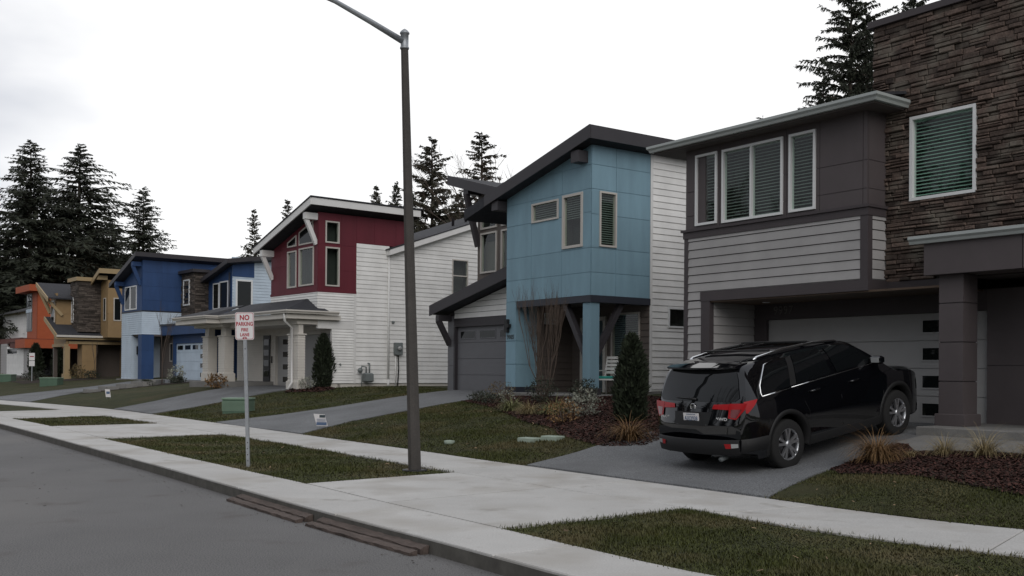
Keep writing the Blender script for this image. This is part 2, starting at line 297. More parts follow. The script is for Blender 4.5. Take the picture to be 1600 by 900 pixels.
def drape(name, poly, mtl, dz, step=.6, z=None, parent=None, skirt=0., **kw):
    bm = bmesh.new(); vs = [bm.verts.new((x, y, 0)) for x, y in poly]; f = bm.faces.new(vs)
    bmesh.ops.triangulate(bm, faces=[f])
    xs = [p[0] for p in poly]; ys = [p[1] for p in poly]
    if z is None:
        for ax, lo, hi in ((0, min(xs), max(xs)), (1, min(ys), max(ys))):
            a = math.floor(lo / step) * step + step
            while a < hi:
                no_ = (1, 0, 0) if ax == 0 else (0, 1, 0); co = (a, 0, 0) if ax == 0 else (0, a, 0)
                bmesh.ops.bisect_plane(bm, geom=bm.verts[:] + bm.edges[:] + bm.faces[:], plane_co=co, plane_no=no_); a += step
        zz = Hn([(v.co.x, v.co.y) for v in bm.verts])
        for v, h in zip(bm.verts, zz): v.co.z = h + dz
    else:
        for v in bm.verts: v.co.z = z + dz
    bmesh.ops.recalc_face_normals(bm, faces=bm.faces)
    if sum(f.normal.z for f in bm.faces) < 0: bmesh.ops.reverse_faces(bm, faces=bm.faces)
    if skirt:
        be = [e for e in bm.edges if e.is_boundary]; r = bmesh.ops.extrude_edge_only(bm, edges=be)
        for v in r['geom']:
            if isinstance(v, bmesh.types.BMVert): v.co.z -= skirt
    me = bpy.data.meshes.new(name); bm.to_mesh(me); bm.free(); me.materials.append(mtl)
    for p in me.polygons: p.use_smooth = z is None and not skirt
    o = link(bpy.data.objects.new(name, me), parent); ZO[o] = 0
    return tag(o, **kw) if kw else o

# ------------------------------------------------------------------ ground, road, kerb, sidewalk
o = MB().add([(-900, -900, -.08), (900, -900, -.08), (900, 900, -.08), (-900, 900, -.08)], [(0, 1, 2, 3)]).build('ground', m_['turf'], kind='structure')
off = [(x - 7.6, y - 6.2) for x, y in cCURB]
road = drape('road', [tuple(p) for p in cCURB[::2]] + [tuple(p) for p in off[::2]][::-1], m_['asphalt'], 0, z=0, kind='structure')
yard = [tuple(p) for p in cSWF[::2]] + [(60, 60), (60, 110), (-110, 150), (-110, 80)]
drape('lawn', yard, m_['turf'], 0, step=1.4, kind='structure')

def slabs(base, nm, A, B, ztop, length, gap, mtl, face=None, start=0.):
    """strip between two curves, cut into slabs with open joints; slabs are children of the strip"""
    d = np.r_[0, np.cumsum(np.hypot(*np.diff(A, axis=0).T))]
    at = lambda s: np.array([np.interp(s, d, A[:, 0]), np.interp(s, d, A[:, 1])])
    def opp(s):
        p = at(s); t = at(min(s + .1, d[-1])) - at(max(s - .1, 0)); t /= np.hypot(*t)
        w = B - p; al = np.abs(w @ t); ds = np.hypot(*w.T); j = np.argmin(al + .2 * ds); lo, hi = max(j - 1, 0), min(j + 1, len(B) - 1)
        best = None
        for u in np.linspace(0, 1, 9):
            for a, b in ((lo, j), (j, hi)):
                q = B[a] * (1 - u) + B[b] * u; c = abs((q - p) @ t)
                if best is None or c < best[0]: best = (c, q)
        return best[1]
    root = None; s = start
    bb = MB(); 
    ss = np.arange(0, d[-1] - .3, .8)
    for a, b in zip(ss[:-1], ss[1:]):
        p, q, r_, t_ = at(a), at(b), opp(b), opp(a)
        bb.add([(*p, ztop - .03), (*q, ztop - .03), (*r_, ztop - .03), (*t_, ztop - .03)], [(0, 1, 2, 3)])
    root = bb.build(base, m_['soil'], kind='structure')
    while s + length < d[-1]:
        k = max(2, int(length / .5)); sv = np.linspace(s + gap / 2, s + length - gap / 2, k + 1)
        a = [at(x) for x in sv]; b = [opp(x) for x in sv]; ring = a + b[::-1]
        z1 = ztop + rnd.uniform(-.002, .002)
        # small arris on the top edge
        c0 = sum(ring) / len(ring)
        top = [(*(p + (c0 - p) / np.hypot(*(c0 - p)) * .012), z1) for p in ring]
        mid = [(*p, z1 - .010) for p in ring]; bot = [(*p, -.02) for p in ring]
        mb = MB(); n = len(ring); mb.prism(bot, mid); mb.add(mid + top, [(i, (i + 1) % n, n + (i + 1) % n, n + i) for i in range(n)] + [tuple(range(n, 2 * n))])
        ob = mb.build(nm, mtl, root)
        s += length
    return root
slabs('kerb', 'kerb_slab', cCURB, cBAND, .15, 3.02, .022, m_['concrete'], start=1.35)
slabs('sidewalk', 'paving_slab', cSWN, cSWF, .155, 3.05, .022, m_['concrete'], start=.55)
# separate vertical sheet along the kerb face, darker than the slabs
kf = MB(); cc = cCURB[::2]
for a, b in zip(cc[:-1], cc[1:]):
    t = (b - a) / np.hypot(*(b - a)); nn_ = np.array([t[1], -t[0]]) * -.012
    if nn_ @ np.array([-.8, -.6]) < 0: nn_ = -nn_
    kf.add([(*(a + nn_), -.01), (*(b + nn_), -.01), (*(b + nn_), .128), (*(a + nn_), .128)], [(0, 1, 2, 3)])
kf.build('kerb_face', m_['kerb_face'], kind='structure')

# driveway aprons between kerb and sidewalk
def apron(polys):
    root = None
    for p in polys:
        bot = [(x, y, 0) for x, y in p]; top = [(x, y, .151) for x, y in p]
        ob = MB().prism(bot, top).build('driveway_apron' if root is None else 'apron_slab', m_['concrete'], root)
        if root is None: root = tag(ob, kind='structure')
def sh(p, c, g=.016):
    c = np.array(c); return [tuple(np.array(q) + (c - np.array(q)) / np.hypot(*(c - np.array(q))) * g) for q in p]
def apr(l0, l1, r0, r1, mids):
    # l0 kerb-left, l1 walk-left, r0 kerb-right, r1 walk-right
    kb = between(cBAND, l0, r0); sw = between(cSWN, l1, r1); polys = []
    cuts = [0] + mids + [1]
    def sub(c, a, b):
        n = len(c) - 1; i, j = int(round(a * n)), int(round(b * n)); return c[i:j + 1]
    for a, b in zip(cuts[:-1], cuts[1:]):
        p = sub(kb, a, b) + sub(sw, a, b)[::-1]; c = np.mean(np.array(p), 0); polys.append(sh(p, c))
    apron(polys)
apr((-2.87, 14.27), (-.88, 15.98), (-.10, 10.35), (2.05, 12.0), [.5])
apr((-12.55, 27.8), (-10.22, 29.4), (-9.25, 23.1), (-7.07, 24.95), [.5])
apr((-19.0, 36.1), (-16.91, 38.4), (-15.46, 31.6), (-13.62, 34.0), [.5])
apr((-31.5, 48.6), (-29.4, 51.0), (-26.2, 43.9), (-24.2, 46.2), [.5])
strips = []
def strip(a0, a1, b0, b1): strips.append(between(cBAND, a0, a1) + between(cSWN, b1, b0))
strip((-.10, 10.35), (14, 4.6), (2.05, 12.0), (14, 6.9)); strip((-9.25, 23.1), (-2.87, 14.27), (-7.07, 24.95), (-.88, 15.98))
strip((-15.46, 31.6), (-12.55, 27.8), (-13.62, 34.0), (-10.22, 29.4)); strip((-26.2, 43.9), (-19.0, 36.1), (-24.2, 46.2), (-16.91, 38.4)); strip((-60, 65), (-31.5, 48.6), (-60, 68), (-29.4, 51))
for s_ in strips: drape('planting_strip', s_, m_['turf'], 0, z=.125, kind='structure')

# driveways
def dloc(h, pts): return [h.w(*p) for p in pts]
DRV = {}
def drive(nm, h, pts, edge0, edge1):
    poly = dloc(h, pts) + between(cSWF, edge0, edge1)
    DRV[nm] = poly; drape('driveway', poly, m_['aggregate'], .022, step=.5, skirt=.05, kind='structure')
gl, gr = (.24, 17.1), (3.25, 12.95)
drive('g', HG, [(1.95, -4.0), (1.62, -1.4), (1.45, -.3), (1.45, 1.33), (-3.5, 1.33), (-3.6, -.6), (-3.45, -3.4)], gl, gr)
bl, br = (-8.55, 29.75), (-5.1, 24.85)
drive('b', HB, [(-3.6, -5.0), (-3.9, -1.8), (-3.95, 1.45), (-9.1, 1.45), (-9.1, -1.5), (-9.0, -5)], bl, br)
rl, rr = (-15.2, 38.95), (-12.3, 35.0)
drive('r', HR, [(-.1, -4.5), (-.6, -1.2), (-.55, .86), (-5.5, .86), (-5.5, -1.6), (-4.9, -4.5)], rl, rr)
ll, lr = (-26.0, 50.1), (-21.9, 46.2)
drive('l', HL, [(9.4, -6.2), (6.6, -1.2), (6.3, 1.56), (1.2, 1.56), (1.0, -1.2), (4.0, -6)], ll, lr)
# front walk of the near house: slab and porch step

# ------------------------------------------------------------------ wall / window / roof builders
def clip(poly, outline):
    """convex clip (2D), outline counter-clockwise"""
    res = list(poly); n = len(outline)
    for i in range(n):
        a, b = outline[i], outline[(i + 1) % n]; ins = lambda p: (b[0] - a[0]) * (p[1] - a[1]) - (b[1] - a[1]) * (p[0] - a[0]) >= -1e-9
        o = []
        for j in range(len(res)):
            p, q = res[j], res[(j + 1) % len(res)]
            ip, iq = ins(p), ins(q)
            if ip: o.append(p)
            if ip != iq:
                d1 = (b[0] - a[0]) * (p[1] - a[1]) - (b[1] - a[1]) * (p[0] - a[0]); d2 = (b[0] - a[0]) * (q[1] - a[1]) - (b[1] - a[1]) * (q[0] - a[0]); t = d1 / (d1 - d2)
                o.append((p[0] + (q[0] - p[0]) * t, p[1] + (q[1] - p[1]) * t))
        res = o
        if len(res) < 3: return []
    o = []
    for p in res:
        if not o or abs(p[0] - o[-1][0]) + abs(p[1] - o[-1][1]) > 1e-6: o.append(p)
    return o if len(o) > 2 else []
def minus(r, holes):
    rs = [r]
    for h in holes:
        nx = []
        for a in rs:
            u0, u1, z0, z1 = a; c0, c1, d0, d1 = max(u0, h[0]), min(u1, h[1]), max(z0, h[2]), min(z1, h[3])
            if c0 >= c1 - 1e-4 or d0 >= d1 - 1e-4: nx.append(a); continue
            if z0 < d0 - 1e-3: nx.append((u0, u1, z0, d0))
            if d1 < z1 - 1e-3: nx.append((u0, u1, d1, z1))
            if u0 < c0 - 1e-3: nx.append((u0, c0, d0, d1))
            if c1 < u1 - 1e-3: nx.append((c1, u1, d0, d1))
        rs = nx
    return rs
def pt(ax, c, u, z, off): return {'y': (u, c - off, z), 'x': (c + off, u, z), '-x': (c - off, u, z)}[ax]
def rect(u0, u1, z0, z1): return [(u0, z0), (u1, z0), (u1, z1), (u0, z1)]
def slab2(mb, ax, c, poly, o0, o1):
    f = o1 if callable(o1) else (lambda z: o1)
    return mb.prism([pt(ax, c, u, z, o0) for u, z in poly], [pt(ax, c, u, z, f(z)) for u, z in poly])
def wall(par, ax, c, outline, holes=(), clad=None, mtl=None, reveal=.178, us=(), zs=(), single=True, back=True, zstart=None, name=None, thick=.012, backmat=None, gap=.012, bth=.12):
    U = [p[0] for p in outline]; Z = [p[1] for p in outline]; u0, u1, z0, z1 = min(U), max(U), min(Z), max(Z)
    host = par
    if back:
        mb = MB()
        for r in minus((u0, u1, z0, z1), holes):
            p = clip(rect(*r), outline)
            if p: slab2(mb, ax, c, p, -bth, 0)
        host = mb.build('wall', backmat or mtl, par)
    if clad is None: return host
    cells = []
    if clad == 'lap':
        z = zstart if zstart is not None else z0
        while z > z0 + 1e-3: z -= reveal
        while z < z1 - .02: cells.append((u0, u1, max(z, z0) + .014, min(z + reveal - .001, z1), z)); z += reveal
        name = name or 'siding_board'
    else:
        uu = [u0] + [u for u in us if u0 + .02 < u < u1 - .02] + [u1]; zz = [z0] + [z for z in zs if z0 + .02 < z < z1 - .02] + [z1]
        g = gap / 2
        for a, b in zip(uu[:-1], uu[1:]):
            for d, e_ in zip(zz[:-1], zz[1:]): cells.append((a + g, b - g, d + g, e_ - g, d))
        name = name or 'cladding_panel'
    joined = MB()
    for a, b, d, e_, zb in cells:
        f = (lambda z, zb=zb: .010 + .018 * max(0, 1 - (z - zb) / reveal)) if clad == 'lap' else thick
        pieces = [clip(rect(*r), outline) for r in minus((a, b, d, e_), holes)]
        for p in pieces:
            if not p: continue
            if single: slab2(MB(), ax, c, p, 0.0005, f).build(name, mtl, host)
            else: slab2(joined, ax, c, p, 0.0005, f)
    if not single: joined.build(name + 's' if not name.endswith('s') else name, mtl, host, kind='stuff')
    return host
def inset(poly, d):
    n = len(poly); o = []
    for i in range(n):
        a, b, c = [Vector(poly[(i + k) % n]) for k in (-1, 0, 1)]
        n1 = (b - a).normalized(); n2 = (c - b).normalized(); n1 = Vector((-n1.y, n1.x)); n2 = Vector((-n2.y, n2.x))
        k = (n1 + n2) / max(.2, 1 + n1.dot(n2)); o.append(tuple(b + k * d))
    return o
def window(par, ax, c, poly, fm='vinyl', fw_=.05, mull=(), blinds=None, flat=False, proud=.045, glassm=None, room=True, hm=()):
    if len(poly) == 4 and not hasattr(poly[0], '__len__'): poly = rect(*poly)
    U = [p[0] for p in poly]; Z = [p[1] for p in poly]; u0, u1, z0, z1 = min(U), max(U), min(Z), max(Z)
    mb = MB(); inn = inset(poly, fw_); n = len(poly); o0 = .0 if flat else -.07
    for i in range(n):
        j = (i + 1) % n; q = [poly[i], poly[j], inn[j], inn[i]]
        slab2(mb, ax, c, q, o0, proud)
    for u in mull: slab2(mb, ax, c, rect(u - .025, u + .025, z0 + fw_, z1 - fw_), o0 + .002, proud - .004)
    for z in hm: slab2(mb, ax, c, rect(u0 + fw_, u1 - fw_, z - .025, z + .025), o0 + .002, proud - .006)
    w = mb.build('window', m_[fm], par)
    po = .034 if flat else -.015
    ci = inset(poly, fw_ * .6)
    slab2(MB(), ax, c, ci, po - .006, po).build('pane', glassm or (m_['dglass'] if flat else m_['glass']), w)
    if flat: return w
    if blinds:
        b = MB(); z = z1 - fw_ - .03; a0, a1 = u0 + fw_ * .7, u1 - fw_ * .7
        bm_, frac, sp = blinds
        while z > z0 + fw_ + (z1 - z0) * (1 - frac):
            b.prism([pt(ax, c, a0, z - .012, -.056), pt(ax, c, a1, z - .012, -.056), pt(ax, c, a1, z + .013, -.094), pt(ax, c, a0, z + .013, -.094)],
                    [pt(ax, c, a0, z - .009, -.056), pt(ax, c, a1, z - .009, -.056), pt(ax, c, a1, z + .016, -.094), pt(ax, c, a0, z + .016, -.094)]); z -= sp
        slab2(b, ax, c, rect(a0, a1, z1 - fw_ - .03, z1 - fw_ + .03), -.1, -.05)
        b.build('blind', m_[bm_], w, kind='stuff')
    if room:
        r = MB(); A = [pt(ax, c, u, z, -.12) for u, z in rect(u0, u1, z0, z1)]; B_ = [pt(ax, c, u, z, -.34) for u, z in rect(u0, u1, z0, z1)]
        r.add(A + B_, [(4, 5, 6, 7)] + [(i, (i + 1) % 4, 4 + (i + 1) % 4, 4 + i) for i in range(4)]); r.build('recess', m_['interior'], w)
    return w
def trim(par, ax, c, u0, u1, z0, z1, off=.025, mtl='dark_trim', name='trim', back=0.): return slab2(MB(), ax, c, rect(u0, u1, z0, z1), back, off).build(name, m_[mtl], par)
def trimp(par, ax, c, poly, off=.025, mtl='dark_trim', name='trim', back=0.): return slab2(MB(), ax, c, poly, back, off).build(name, m_[mtl], par)
def pbox(par, name, mtl, *b, bev=0, **kw): return MB().box(*b, bev=bev).build(name, m_[mtl], par, **kw)
def pbar(par, name, mtl, p0, p1, w, h, upv=(0, 0, 1)): return MB().bar(p0, p1, w, h, upv).build(name, m_[mtl], par)
def roof(par, corners, th, mtl='shingle', name='roof'):
    top = [Vector(c) for c in corners]; return MB().prism([c - Vector((0, 0, th)) for c in top], top).build(name, m_[mtl], par)
def gutter(par, pts, mtl='gutter', name='gutter', outward=None, h=.13, d=.12):
    """ogee-like gutter along a horizontal polyline; outward = list of 2D normals per segment"""
    mb = MB()
    prof = [(0, 0), (d * .55, 0), (d * .7, h * .35), (d, h * .62), (d, h), (d - .015, h), (0, h * .97)]
    nrm = outward; k = len(pts); rings = []
    for i, p in enumerate(pts):
        if 0 < i < k - 1:
            a, b = Vector(nrm[i - 1]), Vector(nrm[i]); v = (a + b) / (1 + a.dot(b))
        else: v = Vector(nrm[0] if i == 0 else nrm[-1])
        rings.append([(p[0] + v.x * a, p[1] + v.y * a, p[2] + z) for a, z in prof])
    for r0, r1 in zip(rings[:-1], rings[1:]): mb.prism(r0, r1)
    return mb.build(name, m_[mtl], par)
def garage(par, ax, c, u0, u1, z0, z1, mtl, rows=4, wins=(), cols=4, winrow=None, glassm='dglass', name='garage_door', recess=.06):
    d = slab2(MB(), ax, c, rect(u0, u1, z0, z1), -.1 - recess, -.05 - recess).build(name, m_[mtl], par)
    hh = (z1 - z0) / rows
    for r in range(rows):
        slab2(MB(), ax, c, rect(u0, u1, z0 + r * hh + .006, z0 + (r + 1) * hh - .006), -.05 - recess, -.02 - recess).build('door_section', m_[mtl], d)
    for (a, b, e_, f) in wins:
        mb = MB(); slab2(mb, ax, c, rect(a, b, e_, f), -.02 - recess, -.008 - recess); mb.build('door_window', m_[glassm], d)
        fr = MB()
        for q in ((a - .03, b + .03, e_ - .03, e_), (a - .03, b + .03, f, f + .03), (a - .03, a, e_, f), (b, b + .03, e_, f)): slab2(fr, ax, c, rect(*q), -.02 - recess, -.004 - recess)
        fr.build('door_window_frame', m_[mtl], d)
    return d
def house(name, h, label): 
    return empty(name, (h.o.x, h.o.y, h.z0), h.rz, label, 'house', zlocal=True)
def ledge(par, ax, c, outline, holes, nmax, eye, mtl='stone', seed=3, rowh=(.055, .11), ln=(.16, .52), joined_only=False, exclude=()):
    """ledgestone veneer laid course by course; nearest stones are single pieces, the rest one part"""
    rg = random.Random(seed); U = [p[0] for p in outline]; Z = [p[1] for p in outline]; z = min(Z); st = []
    while z < max(Z) - .03:
        h = rg.uniform(*rowh); h = min(h, max(Z) - z); u = min(U) - rg.uniform(0, .2)
        while u < max(U):
            l = rg.uniform(*ln); a, b = max(u, min(U)), min(u + l, max(U)); u += l
            if b - a < .04: continue
            sub = [(z, z + h)] if rg.random() < .75 or h < .085 else [(z, z + h * .5), (z + h * .5, z + h)]
            for s0, s1 in sub:
                for r in minus((a + .006, b - .006, s0 + .006, s1 - .006), holes):
                    if r[1] - r[0] < .03 or r[3] - r[2] < .02: continue
                    st.append((r, rg.uniform(.012, .075), [rg.uniform(-.007, .007) for _ in range(8)]))
        z += h
    def geo(mb, s):
        (a, b, d, e_), o, j = s; k = min(.012, (e_ - d) * .25)
        q0 = rect(a, b, d, e_); q1 = [(a + k + j[0], d + k + j[1] * .4), (b - k + j[2], d + k + j[3] * .4), (b - k + j[4], e_ - k + j[5] * .4), (a + k + j[6], e_ - k + j[7] * .4)]
        A = [pt(ax, c, u, z, 0) for u, z in q0]; M2 = [pt(ax, c, u, z, o * .75) for u, z in q0]; B_ = [pt(ax, c, u, z, o + j[i]) for i, (u, z) in enumerate(q1)]
        mb.add(A + M2 + B_, [(i, (i + 1) % 4, 4 + (i + 1) % 4, 4 + i) for i in range(4)] + [(4 + i, 4 + (i + 1) % 4, 8 + (i + 1) % 4, 8 + i) for i in range(4)] + [(8, 9, 10, 11)])
    st.sort(key=lambda s: 0 if not eye else ((s[0][0] - eye[0]) ** 2 + (s[0][2] - eye[1]) ** 2))
    j = MB()
    for i, s in enumerate(st):
        if i < nmax and not joined_only: mb = MB(); geo(mb, s); mb.build('stone', m_[mtl], par)
        else: geo(j, s)
    if j.v: j.build('stones', m_['stone_far' if joined_only else 'stone_rest'], par, kind='stuff')
MT['stone_rest'] = mat('stone_rest', (.092, .066, .054), rough=.85, var=.45, vscale=7, irand=.6, bump=.8, bscale=25, speck=(30, .35), bdist=.012); mix_col(MT['stone_rest'], (.16, .14, .115), 2.3, .5, .72)

# ------------------------------------------------------------------ near grey house with ledgestone tower
def grey_house():
    h = house('grey_house', HG, 'dark grey and light grey house with brown ledgestone tower behind black SUV')
    wins = [(-4.16, -3.555, 4.83, 6.32), (-3.42, -1.865, 4.81, 6.315), (-1.72, -1.105, 4.82, 6.32)]
    hb = wall(h, 'y', 0, rect(-4.45, 0, 3.24, 6.5), wins, None, m_['dark_panel'])
    wall(hb, 'y', 0, rect(-4.45, 0, 4.76, 6.5), wins, 'panel', m_['dark_panel'], us=(-3.49, -1.79, -1.02, -.09), zs=(5.06, 5.57), back=False)
    wall(hb, 'y', 0, rect(-4.36, -.13, 3.425, 4.58), (), 'lap', m_['grey_siding'], zstart=3.433, back=False)
    for w in wins: window(hb, 'y', 0, w, mull=(-2.655,) if w[1] - w[0] > 1 else (), blinds=('blind', 1, .064))
    hr = wall(h, 'x', 0, rect(.12, .55, 3.24, 6.5), (), None, m_['dark_panel'])
    wall(hr, 'x', 0, rect(.013, .55, 4.76, 6.5), (), 'panel', m_['dark_panel'], zs=(5.06, 5.57), back=False)
    wall(hr, 'x', 0, rect(.11, .55, 3.425, 4.58), (), 'lap', m_['grey_siding'], zstart=3.433, back=False)
    # sill band and trims
    MB().box(-4.50, .04, -.04, 0, 4.58, 4.72).box(0, .04, 0, .55, 4.58, 4.72).build('sill_band', m_['dark_trim'], h)
    MB().box(-4.54, .07, -.075, 0, 4.72, 4.77).box(0, .07, 0, .55, 4.72, 4.77).build('sill_cap', m_['dark_trim'], h)
    MB().box(-.13, .028, -.028, 0, 3.40, 4.58).box(0, .028, 0, .11, 3.40, 4.58).build('corner_trim', m_['dark_trim'], h)
    pbox(h, 'corner_trim', 'dark_trim', -4.475, -4.36, -.028, 0, .8, 4.58)
    MB().box(-4.0, .04, -.035, 0, 3.23, 3.425).box(0, .04, 0, .55, 3.23, 3.425).build('skirt_trim', m_['dark_trim'], h)
    # left return beside the garage
    wall(h, 'y', 0, rect(-4.36, -3.98, .75, 3.24), (), 'lap', m_['grey_siding'], zstart=3.433)
    wall(h, 'y', 0, rect(-4.36, -4.0, 3.24, 3.43), (), 'lap', m_['grey_siding'], zstart=3.433, back=False)
    pbox(h, 'corner_trim', 'dark_trim', -3.98, -3.74, -.028, .10, .75, 3.23)
    wall(h, 'x', -3.75, rect(.10, 1.36, .75, 3.24), (), 'lap', m_['grey_siding'], zstart=3.433)
    # soffit over the garage recess
    sf = pbox(h, 'soffit', 'soffit_wood', -3.87, 1.40, .0, 1.36, 3.20, 3.235)
    MB().lathe([(.07, 0), (.085, .01)], (-2.9, .75, 3.185), n=16).build('recessed_light', m_['vinyl'], sf)
    # garage wall, header with number, door with a column of windows
    gw = wall(h, 'y', 1.36, rect(-3.87, 2.6, .75, 3.24), [(-3.40, 1.47, .75, 2.87)], None, m_['dark_trim'])
    garage(h, 'y', 1.36, -3.40, 1.47, .825, 2.87, 'garage_white', rows=4, wins=[(.20, .85, .98 + i * .511, 1.20 + i * .511) for i in range(4)])
    text('9997', .25, m_['num'], gw, frame_m((-2.95, 1.355, 3.05), (1, 0, 0), (0, 0, 1)), 'house_number', .008)
    # entry recess right of the pillar
    wall(h, 'y', 1.36, rect(1.47, 2.6, .8, 3.24), (), 'panel', m_['dark_panel'], zs=(1.9,), back=False)
    wall(h, 'x', 2.6, rect(1.48, 3.2, .8, 3.4), (), 'panel', m_['dark_panel'], zs=(1.9,))
    wall(h, 'y', 3.2, rect(2.6, 7.5, .8, 3.4), (), 'panel', m_['dark_panel'], us=(3.4, 4.6), zs=(1.9,))
    wall(h, 'y', -.1, rect(4.6, 7.5, .8, 3.4), (), 'panel', m_['dark_panel'], us=(5.6, 6.6), zs=(1.9,)); wall(h, '-x', 4.6, rect(.03, 3.2, .8, 3.4), (), None, m_['dark_panel'])  # unseen walls added to block light from the right and darken the entry
    pbox(h, 'entry_door', 'teal_door', 3.45, 4.45, 3.13, 3.185, .9, 3.0)
    pbox(h, 'porch_ceiling', 'soffit_dark', 1.44, 7.5, -.02, 3.2, 3.41, 3.45)
    # porch pillar
    pl = MB().box(1.40, 1.80, .01, .41, .9, 3.4).build('pillar', m_['dark_trim'], h)
    for a, b in ((1.08, 1.62), (1.63, 2.27), (2.28, 2.92), (2.93, 3.4)):
        MB().box(1.385, 1.815, -.005, .425, a + .005, b - .005).build('cladding_panel', m_['dark_panel'], pl)
    MB().box(1.34, 1.86, -.05, .47, .88, 1.085, bev=.01).build('pillar_base', m_['dark_panel'], pl)
    # porch roof edge
    for a, b in ((1.20, 2.86), (2.875, 5.2), (5.215, 7.5)): pbox(h, 'fascia_panel', 'dark_panel', a, b, -.16, .0, 3.40, 3.93)
    gutter(h, [(.97, -.16, 3.93), (7.5, -.16, 3.93)], outward=[(0, -1)])
    roof(h, [(.97, -.16, 4.05), (7.5, -.16, 4.05), (7.5, .55, 4.17), (.97, .55, 4.17)], .05)
    # porch slab, step
    MB().box(1.36, 7.5, -.62, 3.2, .5, .885, bev=.012).build('porch_slab', m_['concrete_dark'], h)
    # stone tower
    sw = (.504, 1.733, 4.806, 6.297)
    so_ = [(-.26, 3.40), (7.5, 3.40), (7.5, 8.08), (-.26, 8.08)]
    tw = wall(h, 'y', .55, so_, [sw], None, m_['mortar'])
    ledge(tw, 'y', .55, so_, [sw, (-.26, 0, 3.4, 6.62), (1.0, 7.5, 3.4, 4.1)], 300, (2.4, 4.5))
    window(tw, 'y', .55, sw, proud=.06, blinds=('blind_green', 1, .062), fw_=.055)
    MB().box(-.34, 7.6, .45, 5.0, 8.08, 8.20).build('parapet_cap', m_['dark_trim'], h)
    MB().box(-.26, 7.5, .68, 5.0, 6.3, 8.08).box(-.26, 7.5, 4.0, 5.0, 3.4, 6.3).build('tower_body', m_['mortar'], h)
    pbox(h, 'skirt_trim', 'dark_trim', .0, 1.4, .52, .55, 3.20, 3.40)
    # upper eave
    gutter(h, [(-5.05, .9, 6.48), (-5.05, -.38, 6.48), (.39, -.38, 6.48), (.39, .56, 6.48)], outward=[(-1, 0), (0, -1), (1, 0)])
    MB().box(-5.05, .39, -.38, .56, 6.45, 6.485).build('eave_soffit', m_['soffit_dark'], h)
    roof(h, [(-5.10, -.44, 6.61), (.44, -.44, 6.61), (.44, .54, 6.79), (-5.10, .54, 6.79)], .05)
    roof(h, [(-5.10, .55, 6.79), (-.34, .55, 6.79), (-.34, 5, 7.6), (-5.10, 5, 7.6)], .1)
    # body behind
    MB().box(-4.45, -3.9, .0, 5, .8, 6.45).box(-4.45, 8, 5, 12, .8, 6.45).box(7.5, 8, 1, 5, .8, 6.4).build('house_body', m_['dark_panel'], h)
    roof(h, [(-5.1, 5, 7.2), (8.6, 5, 7.2), (8.6, 12.6, 6.5), (-5.1, 12.6, 6.5)], .15)
    return h
grey_house()

